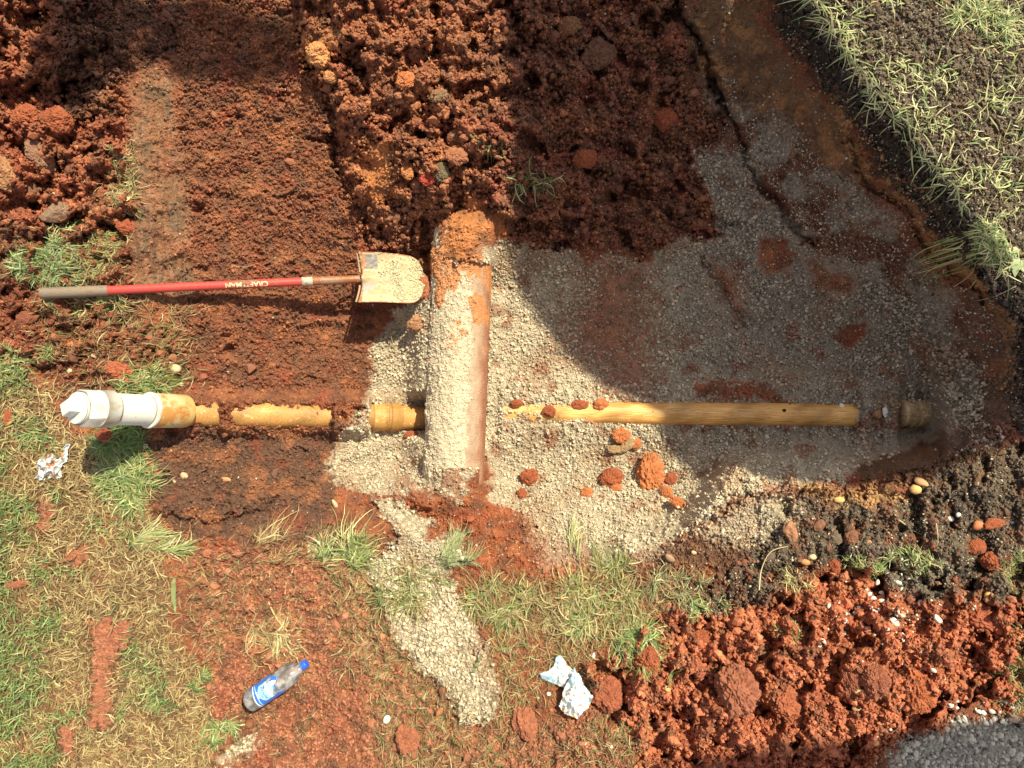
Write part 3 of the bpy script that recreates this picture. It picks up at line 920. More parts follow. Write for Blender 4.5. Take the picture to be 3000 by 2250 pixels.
M_PEB, nt_, b_ = new_mat('pebble_surface')
n_ = N(nt_, 'ShaderNodeTexNoise')
n_.inputs['Scale'].default_value = 9
n_.inputs['Detail'].default_value = 5
at_ = N(nt_, 'ShaderNodeVertexColor', layer_name='Col')
mr_ = N(nt_, 'ShaderNodeMapRange')
mr_.inputs[3].default_value = .75
mr_.inputs[4].default_value = 1.2
sc__ = N(nt_, 'ShaderNodeVectorMath', operation='SCALE')
nt_.links.new(n_.outputs[0], mr_.inputs[0])
nt_.links.new(at_.outputs[0], sc__.inputs[0])
nt_.links.new(mr_.outputs[0], sc__.inputs['Scale'])
nt_.links.new(sc__.outputs[0], b_.inputs['Base Color'])
b_.inputs['Roughness'].default_value = .7
YEL, WHT, TANP = (.60, .36, .13), (.66, .62, .54), (.50, .34, .20)
peb_specs = [
    (380, 797, 30, 23, 0, TANP, 'rounded tan pebble above the buried pipe, right of the white cleanout'),
    (392, 830, 14, 10, 0, TANP, 'small tan pebble just below the rounded tan pebble'),
    (400, 1027, 18, 15, .4, TANP, 'round tan pebble in the dark soil below the buried pipe'),
    (378, 1039, 8, 9, 0, TANP, 'tiny tan pebble left of the round one below the buried pipe'),
    (490, 1035, 24, 12, .1, (.42, .22, .10), 'flat orange pebble in the brown soil below the orange pipe'),
    (724, 1088, 10, 22, -.5, TANP, 'tan oval pebble at the left foot of the spilled sand'),
    (316, 964, 11, 12, 0, (.60, .58, .40), 'pale round bud sized pebble below the white coupling'),
    (302, 974, 9, 13, 0, ORG, 'little orange chip beside the pale pebble under the coupling'),
    (206, 769, 17, 9, .3, TANP, 'flat tan pebble in the litter left of the upper grass tuft'),
    (153, 802, 10, 12, 0, TANP, 'small pinkish pebble above the white cap'),
    (1974, 1057, 26, 22, .4, YEL, 'yellow pebble on the sunlit rim of the trench at the right'),
    (1986, 1040, 34, 18, .5, (.50, .28, .13), 'long yellow orange stone above the yellow rim pebble'),
    (1811, 1079, 24, 15, .1, YEL, 'flat yellow pebble on the sunlit yellow clay rim'),
    (1753, 1202, 18, 13, .1, (.52, .42, .24), 'cream pebble on the dark bank above an orange one'),
    (1738, 1213, 20, 14, .1, (.46, .20, .08), 'orange pebble below the cream one on the dark bank'),
    (2050, 1120, 18, 14, .4, WHT, 'flat white pebble on the dark soil left of a round white one'),
    (2068, 1112, 12, 11, .1, WHT, 'round white pebble on the dark soil near the right'),
    (2108, 1134, 30, 24, .1, ORG, 'orange stone on the dark soil near the red clods'),
    (2184, 1128, 9, 8, .1, (.25, .50, .62), 'tiny light blue plastic chip on the dark soil'),
    (1877, 1170, 11, 9, .4, (.42, .18, .07), 'small orange pebble beside the reddish clod on the dark bank'),
    (1498, 1193, 12, 10, .4, TANP, 'small tan pebble on brown soil below the sand edge'),
    (1446, 1204, 24, 16, .7, (.30, .18, .11), 'brown oval pebble above the grass clumps'),
    (836, 1551, 15, 20, .3, WHT, 'white stone left of the sand trail near the bottom'),
    (980, 1446, 10, 9, 0, WHT, 'white pebble on the mud right of the sand trail'),
    (1282, 1416, 9, 16, .2, WHT, 'pale chip in the grass above the larger crumpled wrapper'),
    (1185, 1498, 10, 9, .0, WHT, 'small white pebble left of the larger crumpled wrapper'),
    (1441, 1486, 14, 13, .0, YEL, 'yellow pebble in the muddy red clods'),
    (1265, 1605, 9, 9, .2, WHT, 'round white pebble below the larger crumpled wrapper'),
    (1320, 1612, 8, 8, .2, WHT, 'tiny white pebble in the mud right of the round one below the wrapper'),
    (1642, 1438, 15, 34, .1, YEL, 'upright yellow chip in the red heap below the brown upright stone'),
    (1762, 1462, 26, 14, -.2, (.60, .42, .24), 'tan oval pebble left of the brick shaped clod'),
    (1857, 1494, 26, 16, .1, (.55, .36, .18), 'tan squared stone under the brick shaped clod'),
    (1852, 1530, 30, 15, .1, (.34, .20, .11), 'brown flat stone below the tan squared stone'),
    (1889, 1602, 17, 13, .2, YEL, 'yellow orange pebble at the shade edge at the bottom right'),
    (2132, 1286, 18, 24, .4, YEL, 'yellow pebble at the upper right of the red heap'),
    (2101, 1310, 10, 16, .1, WHT, 'cream oval pebble right of the white pebbles in the red heap'),
    (1560, 1452, 10, 7, 0, YEL, 'tiny yellow pebble on the left part of the red heap'),
]
for k, (px, py, wx, wy, rot, col, lab) in enumerate(peb_specs):
    me = lump_data(200 + k, 3, .12, .5 if 'chip' in lab or 'stone' in lab else .25, .75, .03, col, M_PEB, .15, True)
    me.name = 'pebble_mesh'
    nm = 'plastic_chip' if 'plastic' in lab else ('stone' if 'stone' in lab else 'pebble')
    place_lump(nm, me, px, py, wx, wy, -rot, .25, lab, nm.replace('_', ' '))

# white pebbles on the red heap
wp = [lump_data(300 + k, 2, .15, .6, .75, .03, (.62 - .03 * k, .59 - .03 * k, .52 - .02 * k), M_PEB, .1, False) for k in range(4)]
fixed = [(1914, 1239, 13), (1937, 1257, 13), (1893, 1256, 14), (1925, 1274, 18), (1874, 1281, 12), (1883, 1290, 12), (1901, 1279, 13), (1900, 1296, 14), (1787, 1307, 14), (1820, 1300, 15), (1831, 1299, 10),
         (1986, 1301, 17), (2018, 1334, 22), (1843, 1326, 17), (1846, 1320, 14), (1928, 1340, 22), (1934, 1322, 16), (1945, 1328, 13), (1970, 1306, 13), (1913, 1306, 10), (1889, 1345, 12), (1887, 1325, 10),
         (1874, 1344, 10), (1950, 1381, 12), (1970, 1383, 12), (1776, 1383, 13), (1880, 1388, 11), (1901, 1399, 12), (1910, 1402, 11), (2013, 1446, 12), (2034, 1462, 11), (1755, 1331, 9), (1852, 1310, 10),
         (2100, 1522, 12), (2113, 1521, 12), (2120, 1536, 12), (2080, 1548, 12), (2138, 1534, 12), (2170, 1513, 12), (2065, 1528, 10), (1985, 1560, 14), (1920, 1574, 12), (1700, 1570, 6), (1890, 1588, 10)]
for k in range(130):
    a = rng.normal(size=2)
    fixed.append((1905 + a[0] * 60, 1345 + a[1] * 50, rng.uniform(5, 9.5)))
for k in range(26):
    fixed.append((rng.uniform(2040, 2212), rng.uniform(1505, 1560), rng.uniform(6, 13)))
for k, (px, py, w) in enumerate(fixed):
    place_lump('white_pebble', wp[k % 4], px, py, w * 1.1, w * rng.uniform(.65, 1.0), rng.uniform(0, 3), -.35,
               'small white pebble among many scattered on the red clay heap', 'pebble', 'white pebbles scattered on the red clay heap')

# ------------------------------------------------------------------ grass, straw and other blades


def blades(name, x, y, z, az, ln, wd, rise, droop, col, follow=0.0, curl=None, seg=5, link=True):
    """x.. arrays; each blade a tapering folded strip"""
    n = len(x)
    t = np.linspace(0, 1, seg + 1, dtype=F)[None, :]
    curl = np.zeros(n, F) if curl is None else curl
    a = az[:, None] + curl[:, None] * t
    st = (ln / seg)[:, None]
    cx = x[:, None] + np.concatenate([np.zeros((n, 1)), np.cumsum(np.cos(a[:, :-1]) * st * np.cos(rise * .8)[:, None], 1)], 1)
    cy = y[:, None] + np.concatenate([np.zeros((n, 1)), np.cumsum(np.sin(a[:, :-1]) * st * np.cos(rise * .8)[:, None], 1)], 1)
    dz = ln[:, None] * (np.sin(rise)[:, None] * t - droop[:, None] * t * t)
    if follow > 0:
        gz = look(h, cx, cy)
        cz = gz + z[:, None] + np.maximum(dz, -z[:, None] * .7)
        cz = cz * follow + (z[:, None] + gz[:, :1] + dz) * (1 - follow)
    else:
        cz = z[:, None] + dz
    w = wd[:, None] * .5 * np.clip(1.15 - t ** 2.2 * 1.1, .05, 1) * np.clip(.6 + 2.2 * t, 0, 1)
    nx, ny = -np.sin(a), np.cos(a)
    tilt = rng.uniform(-.5, .5, (n, 1))
    v = np.stack([np.stack([cx + nx * w, cy + ny * w, cz + w * tilt], -1), np.stack([cx - nx * w, cy - ny * w, cz - w * tilt], -1)], 2)  # n,seg+1,2,3
    V_ = v.reshape(-1, 3)
    b = (np.arange(n) * (seg + 1) * 2)[:, None, None]
    k = (np.arange(seg) * 2)[None, :, None]
    f = b + k + np.array([0, 1, 3, 2])[None, None, :]
    cc = np.repeat(col, (seg + 1) * 2, 0) * np.tile((.8 + .35 * np.repeat(t[0], 2)), n)[:, None]
    return mesh_np(name, V_, f.reshape(-1, 4), np.clip(cc, 0, .8), [M_BLADE], False, link)


GREENS = np.array([(.21, .28, .075), (.14, .23, .065), (.30, .34, .12), (.11, .18, .065), (.38, .38, .17)], F)
STRAWS = np.array([(.46, .33, .15), (.38, .25, .11), (.30, .18, .085), (.54, .43, .22), (.34, .27, .12), (.24, .13, .065)], F)
PALE = np.array([(.52, .50, .24), (.42, .44, .18), (.58, .52, .30), (.28, .33, .12)], F)
GREY = np.array([(.30, .32, .16), (.38, .37, .20), (.22, .26, .12)], F)


def pick(pal, n):
    return pal[rng.integers(0, len(pal), n)] * rng.uniform(.75, 1.25, (n, 1)).astype(F)


# lawn at the left
nopatch = (1 - np.maximum(Z['patches'], .0))
litter = Z['lawn'] * nopatch
x, y, i, j = scatter(300000, litter * .62)
n = len(x)
gm = np.clip(fbm(x * 4.5, y * 4.5, 71, 3) * 2.6 - .18 + np.interp(U[j, i], [0, 60, 160, 330, 480], [1.5, 1.0, .12, -.2, -.35]) - .1 + .2 * sstep(1100, 1300, V[j, i]) * sstep(200, 60, U[j, i]) + .5 * np.exp(-((U[j, i] - 250) / 70) ** 2 - ((V[j, i] - 1030) / 90) ** 2), 0, 1)
isg = rng.random(n) < gm
col = np.where(isg[:, None], pick(GREENS, n), pick(STRAWS, n))
o = blades('lawn_grass', x, y, rng.uniform(.002, .012, n), rng.uniform(0, 6.28, n), rng.uniform(.018, .055, n), rng.uniform(.002, .0048, n), np.where(isg, rng.uniform(.2, 1.1, n), rng.uniform(0, .35, n)),
           np.where(isg, rng.uniform(0, .5, n), rng.uniform(0, .3, n)), col, 1.0, rng.uniform(-1, 1, n), 3)
tag(o, 'trampled lawn of green and straw coloured grass left of the trench', 'grass', kind='stuff')
# straw litter on the mud
rg_l = np.maximum.reduce([zone([(700, 1200), (830, 1230), (900, 1400), (1010, 1560), (1010, 1659), (850, 1659), (800, 1500), (730, 1350)], 30), zone([(1060, 1340), (1260, 1320), (1290, 1430), (1160, 1500), (1080, 1700), (980, 1700), (1060, 1560)], 30) * .9,
                          zone([(1250, 1350), (1330, 1430), (1330, 1520), (1420, 1659), (1100, 1659), (1280, 1560)], 30) * .8, zone([(1010, 1250), (1450, 1250), (1430, 1340), (1100, 1400), (1040, 1340)], 26),
                          zone([(190, 560), (420, 680), (420, 800), (120, 860), (60, 700)], 40) * .5, zone([(240, 320), (290, 320), (290, 520), (230, 520)], 14) * .8, zone([(540, 1290), (640, 1290), (640, 1440), (540, 1440)], 30) * .6, zone([(400, 1200), (520, 1200), (560, 1300), (470, 1420), (400, 1400)], 40) * .5, zone([(560, 1160), (800, 1150), (800, 1240), (560, 1230)], 30) * .35,
                          sstep(.0, .4, v3 + v1) * .30 * Z['botred'], .04 * Z['botred'], .05 * Z['brownslope'] * 0])
x, y, i, j = scatter(260000, np.clip(rg_l * .55, 0, 1) * (1 - sandm * .8))
n = len(x)
col = pick(STRAWS, n)
gsel = rng.random(n) < .12
col[gsel] = pick(GREENS, int(gsel.sum()))
o = blades('straw_litter', x, y, rng.uniform(.002, .010, n), rng.uniform(0, 6.28, n), rng.uniform(.02, .075, n), rng.uniform(.0012, .0034, n), rng.uniform(0, .35, n), rng.uniform(0, .3, n), col * .9, 1.0, rng.uniform(-1.4, 1.4, n), 5)
tag(o, 'dry straw and cut grass trodden into the red mud', 'straw', kind='stuff')
# grass bank in the upper right corner
URG = [(1735, -300), (2500, -300), (2500, 560), (2180, 600), (2130, 560), (2085, 470), (2040, 400), (1960, 300), (1890, 220), (1830, 120), (1760, 30)]
ur = zone(URG, 12, U + 8 * W1, V + 8 * W2)
bare = np.maximum(zone([(1910, 20), (2060, 10), (2110, 90), (2060, 140), (1960, 150), (1900, 100)], 14), zone([(2130, 130), (2230, 120), (2230, 200), (2140, 180)], 14) * .5)
x, y, i, j = scatter(90000, np.clip(ur * (.66 - .64 * bare) * (.06 + 1.0 * sstep(-.05, .30, fbm(XN * 9, YN * 9, 75, 3) + .4 * v3)), 0, 1))
n = len(x)
orng = sstep(1990, 2160, U[j, i] - .6 * V[j, i]) * .6
u_ = rng.random(n)
col = pick(PALE, n)
m1 = u_ < .30
col[m1] = pick(GREENS, int(m1.sum()))
m2 = rng.random(n) < orng
col[m2] = pick(STRAWS[:4], int(m2.sum()))
o = blades('bank_grass', x, y, rng.uniform(.003, .02, n), rng.uniform(0, 6.28, n), rng.uniform(.025, .08, n), rng.uniform(.0022, .0056, n), rng.uniform(.0, .6, n), rng.uniform(.1, .7, n), col, .6, rng.uniform(-1, 1, n), 5)
tag(o, 'sunlit yellow green grass on the bank above the dark trench wall', 'grass', kind='stuff')
x, y, i, j = scatter(60000, ur * .6)
s = logsize(len(x), .0015, .005, 3)
c = np.where(rng.random((len(x), 1)) < .6, c3(.42, .36, .27), c3(.07, .055, .045)) * rng.uniform(.6, 1.3, (len(x), 1)).astype(F)
o = crumbs('bank_grit', np.stack([x, y, look(h, x, y) + s * .4], -1), s, c, M_GRAIN)
tag(o, 'pale grit between the grass on the upper right bank', 'grit', kind='stuff')
# fringe hanging over the trench wall
tt = rng.random(330)
seg_pts = np.array(URG[4:] + [(1745, -20)], F)[::1]
fr = [(2185, 610), (2130, 555), (2085, 465), (2040, 395), (1965, 305), (1890, 220), (1830, 120), (1760, 20), (1742, -40)]
fr = np.array(fr, F)
k_ = (tt * (len(fr) - 1)).astype(int)
a_ = tt * (len(fr) - 1) - k_
pp = fr[k_] * (1 - a_[:, None]) + fr[k_ + 1] * a_[:, None]
pp = pp + rng.normal(size=pp.shape) * 7 + np.array([14, -10]) * (rng.random((len(pp), 1)) * 1.0)
cl = fbm(pp[:, 0] / 40, pp[:, 1] / 40, 77, 2)
pp = pp[cl > -.22]
n = len(pp)
z0 = np.full(n, .045, F)
xx = (pp[:, 0] - 1106) * (CAMZ - z0) / K
yy = -(pp[:, 1] - 829.5) * (CAMZ - z0) / K
o = blades('overhanging_grass', xx.astype(F), yy.astype(F), z0, (math.radians(218) + rng.normal(size=n) * 1.1), rng.uniform(.03, .13, n), rng.uniform(.003, .0062, n), rng.uniform(-.05, .9, n), rng.uniform(.15, .7, n),
           pick(PALE, n), 0.0, rng.uniform(-.9, .9, n), 6)
tag(o, 'long pale grass blades hanging over the edge of the dark trench wall', 'grass', kind='stuff')


def tuft(px, py, rx, ry, n, ln, pal, label, name='grass_tuft', az=None, spread=6.28, wd=(.0018, .0042), rise=(.05, .8), cat='grass tuft', group=None, mix=None, lift=.004):
    g_ = on_ground(px, py)
    sc_ = (CAMZ - g_.z) / K
    ncl = max(4, n // 28)
    ci = rng.integers(0, ncl, n)
    r = np.clip(np.sqrt(rng.random(ncl))[ci] + rng.normal(size=n) * .10, 0, 1.25)
    th = rng.uniform(0, 6.28, ncl)[ci] + rng.normal(size=n) * .25
    ox, oy = r * np.cos(th) * rx * sc_, r * np.sin(th) * ry * sc_
    x, y = g_.x + ox, g_.y + oy
    if az is None:
        a = np.arctan2(oy, ox) + rng.normal(size=n) * 1.6
    else:
        a = -math.radians(az) + rng.normal(size=n) * spread
    col = pick(pal, n)
    if mix is not None:
        m = rng.random(n) < mix[1]
        col[m] = pick(mix[0], int(m.sum()))
    o = blades(name, x, y, np.full(n, lift, F) + rng.uniform(0, .01, n), a, rng.uniform(ln[0], ln[1], n), rng.uniform(wd[0], wd[1], n), rng.uniform(rise[0], rise[1], n), rng.uniform(.1, .6, n), col, .75, rng.uniform(-1.8, 1.8, n), 6)
    return tag(o, label, cat, group)


tuft(115, 570, 75, 42, 900, (.03, .09), GREENS, 'large green grass tuft just above the shovel grip', mix=(GREY, .55))
tuft(130, 508, 26, 18, 60, (.06, .11), PALE, 'pale upright grass sprouting below the grey brown stone', az=-75, spread=.5)
tuft(215, 555, 42, 50, 480, (.03, .07), STRAWS, 'straw coloured dead grass right of the large green tuft', mix=(GREENS, .2))
tuft(272, 405, 22, 62, 260, (.03, .06), STRAWS, 'strip of dead grass beside the scraped brown track', mix=(PALE, .3))
tuft(255, 515, 20, 30, 110, (.03, .06), GREENS, 'small green shoots on the clods right of the dead grass', mix=(STRAWS, .5))
tuft(180, 655, 90, 16, 260, (.03, .07), STRAWS, 'dead grass poking out below the shovel grip', mix=(GREENS, .25))
tuft(305, 828, 58, 26, 420, (.03, .11), GREENS, 'green grass tuft above the white pipe coupling', mix=(STRAWS, .25))
tuft(265, 955, 46, 34, 420, (.04, .10), GREENS[[0, 1, 3]], 'deep green grass tuft in the shade below the white pipe')
tuft(275, 1050, 52, 50, 620, (.04, .10), GREENS, 'green long grass at the trench edge below the white pipe', mix=(PALE, .25))
tuft(110, 765, 24, 12, 90, (.02, .05), GREENS, 'small green sprig in the red clods at the left', mix=(STRAWS, .3))
tuft(15, 790, 40, 50, 380, (.02, .05), GREENS, 'green grass clump at the left edge of the photo', mix=(STRAWS, .4))
tuft(745, 1205, 52, 48, 260, (.06, .16), PALE, 'long pale grass clump left of the sand trail', az=-60, spread=.7, mix=(GREENS, .4))
tuft(620, 1195, 80, 34, 110, (.05, .14), STRAWS, 'sparse long straws lying across the dark mud', az=-50, spread=.45, rise=(.05, .3))
tuft(905, 1265, 92, 48, 300, (.04, .12), GREENS, 'green grass growing over the sand trail', mix=(STRAWS, .5))
tuft(975, 1200, 44, 26, 180, (.05, .12), GREY, 'grey green grass bunch at the top of the sand trail', az=-40, spread=.5)
tuft(1085, 1300, 70, 34, 520, (.03, .10), GREENS, 'matted green grass right of the sand trail', mix=(STRAWS, .55))
tuft(1265, 1290, 92, 62, 800, (.04, .12), GREENS, 'large grass clump in the bottom middle of the photo', mix=(STRAWS, .62))
tuft(1250, 1185, 20, 26, 34, (.08, .14), PALE, 'upright pale stalks at the top of the large grass clump', az=-85, spread=.2)
tuft(1380, 1395, 52, 38, 420, (.05, .11), GREENS, 'bright green grass tuft beside the red heap', az=20, spread=1.2, mix=(PALE, .35))
tuft(1340, 1225, 50, 26, 170, (.04, .09), GREENS, 'green grass fringe right of the upright pale stalks', mix=(STRAWS, .4))
tuft(1465, 1265, 60, 34, 200, (.03, .09), GREY, 'thin grey green grass on the brown bank', mix=(STRAWS, .4))
tuft(466, 1572, 36, 28, 160, (.04, .09), GREENS, 'green grass tuft on the mud left of the bottle base', az=60, spread=.9, mix=(PALE, .4))
tuft(440, 1480, 26, 26, 70, (.03, .07), GREENS, 'small green sprig on the mud above the tuft left of the bottle', az=-60, spread=.8)
tuft(580, 1370, 40, 46, 120, (.07, .16), STRAWS[[0, 3, 1]], 'bundle of golden straws above the bottle', az=50, spread=.9, rise=(.02, .3), wd=(.0025, .0052))
tuft(348, 1175, 60, 30, 200, (.05, .12), PALE, 'long pale grass lying across the mud edge below the dark soil', az=-12, spread=.4, rise=(.02, .3), mix=(GREENS, .2))
tuft(1115, 372, 72, 30, 60, (.04, .11), GREENS * .9, 'wisps of green grass straddling the shadow edge on the heap', spread=6, wd=(.003, .006), mix=(PALE, .4))
tuft(1950, 1205, 60, 22, 170, (.02, .06), PALE, 'pale star shaped weeds above the red heap', mix=(GREENS, .5))
tuft(1880, 1228, 42, 16, 120, (.02, .07), GREENS, 'green weeds along the top edge of the red heap', mix=(PALE, .4))
tuft(1530, 1312, 40, 18, 120, (.02, .06), GREENS, 'small green tuft where brown soil meets the red heap', mix=(PALE, .4))
tuft(1712, 1370, 26, 10, 50, (.03, .06), GREENS, 'small green sprig lying on the red heap', mix=(STRAWS, .4))
tuft(2190, 1240, 50, 46, 260, (.02, .06), STRAWS * .8, 'dull weeds at the right edge above the red heap', mix=(GREENS, .45))
tuft(2180, 1450, 40, 90, 420, (.02, .06), STRAWS * .8, 'dull brown green weeds at the right edge beside the red heap', mix=(GREENS, .4))
tuft(1725, 1250, 50, 30, 60, (.03, .08), STRAWS, 'wiry dry stalks on the dark bank', mix=(PALE, .5))
tuft(2150, 520, 44, 70, 170, (.06, .13), PALE, 'long bright grass blades at the right edge over the dark wall', az=155, spread=.7, wd=(.003, .006), rise=(.2, .8), mix=(GREENS, .3))
tuft(2110, 60, 60, 40, 320, (.04, .10), GREENS, 'green grass clump near the top right', mix=(PALE, .5))


def curve_tube(name, pts, rad, col, label=None, cat=None, group=None, parent=None, mat=None, rend=.4):
    """a bent tapering rod through the points"""
    pts = [Vector(p) for p in pts]
    dense = []
    for a in range(len(pts) - 1):
        p0, p1, p2, p3 = pts[max(a - 1, 0)], pts[a], pts[a + 1], pts[min(a + 2, len(pts) - 1)]
        for q in range(5):
            t = q / 5
            dense.append(.5 * ((2 * p1) + (-p0 + p2) * t + (2 * p0 - 5 * p1 + 4 * p2 - p3) * t * t + (-p0 + 3 * p1 - 3 * p2 + p3) * t ** 3))
    dense.append(pts[-1])
    vs, fs = [], []
    n = 6
    for k, p in enumerate(dense):
        d = (dense[min(k + 1, len(dense) - 1)] - dense[max(k - 1, 0)]).normalized()
        a = d.cross(Vector((0, 0, 1)))
        a = a.normalized() if a.length > 1e-4 else Vector((1, 0, 0))
        b = d.cross(a)
        r = rad * (1 - (1 - rend) * k / (len(dense) - 1))
        for m in range(n):
            th = 2 * math.pi * m / n
            vs.append(p + (a * math.cos(th) + b * math.sin(th)) * r)
    for k in range(len(dense) - 1):
        for m in range(n):
            fs.append((k * n + m, k * n + (m + 1) % n, (k + 1) * n + (m + 1) % n, (k + 1) * n + m))
    o = mesh_np(name, np.array([v[:] for v in vs]), np.array(fs), np.tile(c3(*col), (len(vs), 1)), [mat or M_PEB], True)
    if label:
        tag(o, label, cat, group)
    return o


def twig(pl, rad, col, label, lift=.006, name='twig'):
    pts = []
    for q in pl:
        l_ = q[2] if len(q) > 2 else lift
        pts.append(on_ground(q[0], q[1], l_))
    curve_tube(name, pts, rad, col, label, name)


twig([(856, 770, .0), (848, 740, .03), (838, 700, .06)], .004, (.30, .22, .13), 'short brown stick standing in the sand below the shovel blade', name='stick')
twig([(204, 57), (218, 72), (240, 92)], .0022, (.55, .42, .24), 'pale jointed straw stalk in the shade at the upper left', name='straw_stalk')
twig([(1716, 1552), (1740, 1562), (1768, 1570), (1790, 1570)], .004, (.45, .36, .24), 'forked grey twig on the lower part of the red heap')
twig([(1500, 1659), (1520, 1640), (1552, 1630)], .004, (.40, .34, .22), 'grey green twig at the bottom edge below the red heap')
twig([(1640, 1275, .02), (1645, 1230, .05), (1665, 1192, .05), (1702, 1180, .03)], .003, (.52, .40, .22), 'bent dry stem arching over the dark bank')
twig([(1655, 1240), (1690, 1285), (1705, 1300)], .002, (.48, .38, .22), 'thin dry stem below the arching stem on the dark bank')
twig([(1940, 1122), (1980, 1150), (2012, 1165), (2032, 1212)], .0026, (.48, .40, .24), 'long pale root lying over the dark soil at the right')
twig([(2020, 1120), (2026, 1160), (2022, 1200)], .0026, (.46, .36, .22), 'upright stalk crossing the long pale root')
twig([(2065, 1222), (2098, 1206)], .002, (.55, .44, .26), 'short straight straw on the dark soil left of a red clod', name='straw_stalk')
twig([(920, 118), (945, 150), (962, 165), (975, 185)], .0022, (.48, .33, .2), 'thin forked root on the sunlit heap', name='root')
twig([(1062, 265), (1060, 320), (1062, 355)], .0018, (.50, .33, .20), 'thin root hanging along the shadow edge of the heap', name='root')
twig([(2060, 620, .01), (2095, 595, .03), (2108, 570, .05)], .0016, (.40, .30, .2), 'hair thin root hanging from the dark wall at the right', name='root')
twig([(1560, 1659), (1580, 1640), (1600, 1620)], .0015, (.45, .3, .18), 'thin rootlet near the bottom edge in the red heap', name='root')
twig([(2195, 618), (2150, 640), (2110, 650)], .0018, (.42, .30, .2), 'thin root crossing the dark wall below the leafy weed', name='root')
twig([(1612, 1045, .0), (1620, 1056, .03), (1630, 1066, .03)], .005, (.62, .52, .34), 'pale broken reed at the sunlit trench rim', name='straw_stalk')
twig([(880, 1480), (905, 1495), (930, 1512)], .004, (.22, .11, .06), 'dark brown twig at the left side of the sand trail')
twig([(618, 1430), (560, 1440), (545, 1420), (552, 1390)], .0028, (.46, .30, .14), 'long curled straw left above the bottle', name='straw_stalk')
twig([(580, 1300), (600, 1340), (650, 1395), (668, 1415)], .003, (.52, .36, .17), 'long golden straw pointing at the bottle cap', name='straw_stalk')
twig([(500, 575, .004), (530, 577, .004), (560, 568, .006)], .0016, (.50, .34, .2), 'thin pale root above the shovel handle', name='root')
twig([(1475, 1425), (1440, 1470), (1438, 1530)], .0022, (.30, .30, .14), 'long green stem lying down from the bright green tuft', name='stem')

# wide single leaves
def leaf(px, py, ln, wd, az, col, label, rise=.15, name='grass_leaf'):
    g_ = on_ground(px, py, .004)
    o = blades(name, np.array([g_.x]), np.array([g_.y]), np.array([.008]), np.array([-math.radians(az)]), np.array([ln]), np.array([wd]), np.array([rise]), np.array([.1]), np.array([col], F), .9, np.array([.2]), 8)
    tag(o, label, 'leaf')


leaf(378, 1248, .145, .016, 90, (.22, .25, .10), 'broad flat green leaf lying upright beside the red mud')
leaf(2085 - 60, 1200, .04, .01, 10, (.2, .3, .08), 'small broad weed leaf on the dark soil') if False else None
leaf(1483, 1305, .09, .014, -20, (.26, .40, .11), 'light green pointed leaf on brown soil below the sand')
leaf(1020, 1455, .09, .014, -60, (.16, .17, .07), 'dull green leaf right of the sand trail')
leaf(1440, 1490, .10, .024, -50, (.16, .23, .08), 'wide drooping green leaf under the bright green tuft')
leaf(1350, 1445, .10, .02, -8, (.15, .19, .07), 'dark green leaf at the left of the bright green tuft')
leaf(1070, 1400, .07, .012, 0, (.26, .36, .12), 'light green leaf in the matted grass')

# lobed weed at the right edge
wd_o = empty('leafy_weed', P(2192, 560, .06), 'pale green lobed weed leaf at the right edge over the dark wall', 'weed')
for k, (dx, dy, az, ln) in enumerate([(0, 0, 200, .055), (2, 8, 235, .06), (-2, 14, 265, .065), (6, -6, 170, .05), (8, 14, 290, .06)]):
    b0 = P(2196 + dx, 548 + dy, .05)
    lf = blades('leaf', np.array([b0.x]), np.array([b0.y]), np.array([.05]), np.array([math.radians(az)]), np.array([ln]), np.array([.026]), np.array([.2]), np.array([.3]), np.array([(.42, .50, .26)], F), 0, np.array([.3]), 8)
    child(lf, wd_o)

# ------------------------------------------------------------------ pipes


def frame_axis(a, b, up=Vector((0, 0, 1))):
    d = (b - a).normalized()
    s = up.cross(d).normalized()
    u = d.cross(s).normalized()
    return d, s, u


def lathe(name, a, b, prof, mat, seg=48, cols=None, smooth=True, closed=(True, True), hexn=None, disp=None, colf=None):
    """prof: list of (distance along a->b, radius); hexn = list of per ring side counts"""
    d, s, u = frame_axis(a, b)
    vs, cs = [], []
    for k, (t, r) in enumerate(prof):
        for m in range(seg):
            th = 2 * math.pi * m / seg
            rr = r
            if hexn and hexn[k]:
                nn = hexn[k]
                q = (th + math.pi / nn) % (2 * math.pi / nn) - math.pi / nn
                rr = r * math.cos(math.pi / nn) / math.cos(q)
            if disp:
                rr += disp(t, th)
            vs.append(a + d * t + (s * math.cos(th) + u * math.sin(th)) * rr)
            cs.append(colf(t, th) if colf else (1, 1, 1))
    fs = []
    n = len(prof)
    for k in range(n - 1):
        for m in range(seg):
            fs.append((k * seg + m, k * seg + (m + 1) % seg, (k + 1) * seg + (m + 1) % seg, (k + 1) * seg + m))
    me = bpy.data.meshes.new(name)
    polys = [tuple(f) for f in fs]
    if closed[0]:
        polys.append(tuple(range(seg))[::-1])
    if closed[1]:
        polys.append(tuple((n - 1) * seg + m for m in range(seg)))
    me.from_pydata([v[:] for v in vs], [], polys)
    me.update()
    if smooth:
        me.polygons.foreach_set('use_smooth', np.ones(len(polys), bool))
        me.set_sharp_from_angle(angle=math.radians(38))
    ca = me.color_attributes.new('Col', 'FLOAT_COLOR', 'POINT')
    cc = np.ones((len(vs), 4), F)
    cc[:, :3] = np.array(cs)
    ca.data.foreach_set('color', cc.ravel())
    me.materials.append(mat)
    o = bpy.data.objects.new(name, me)
    COL.objects.link(o)
    return o


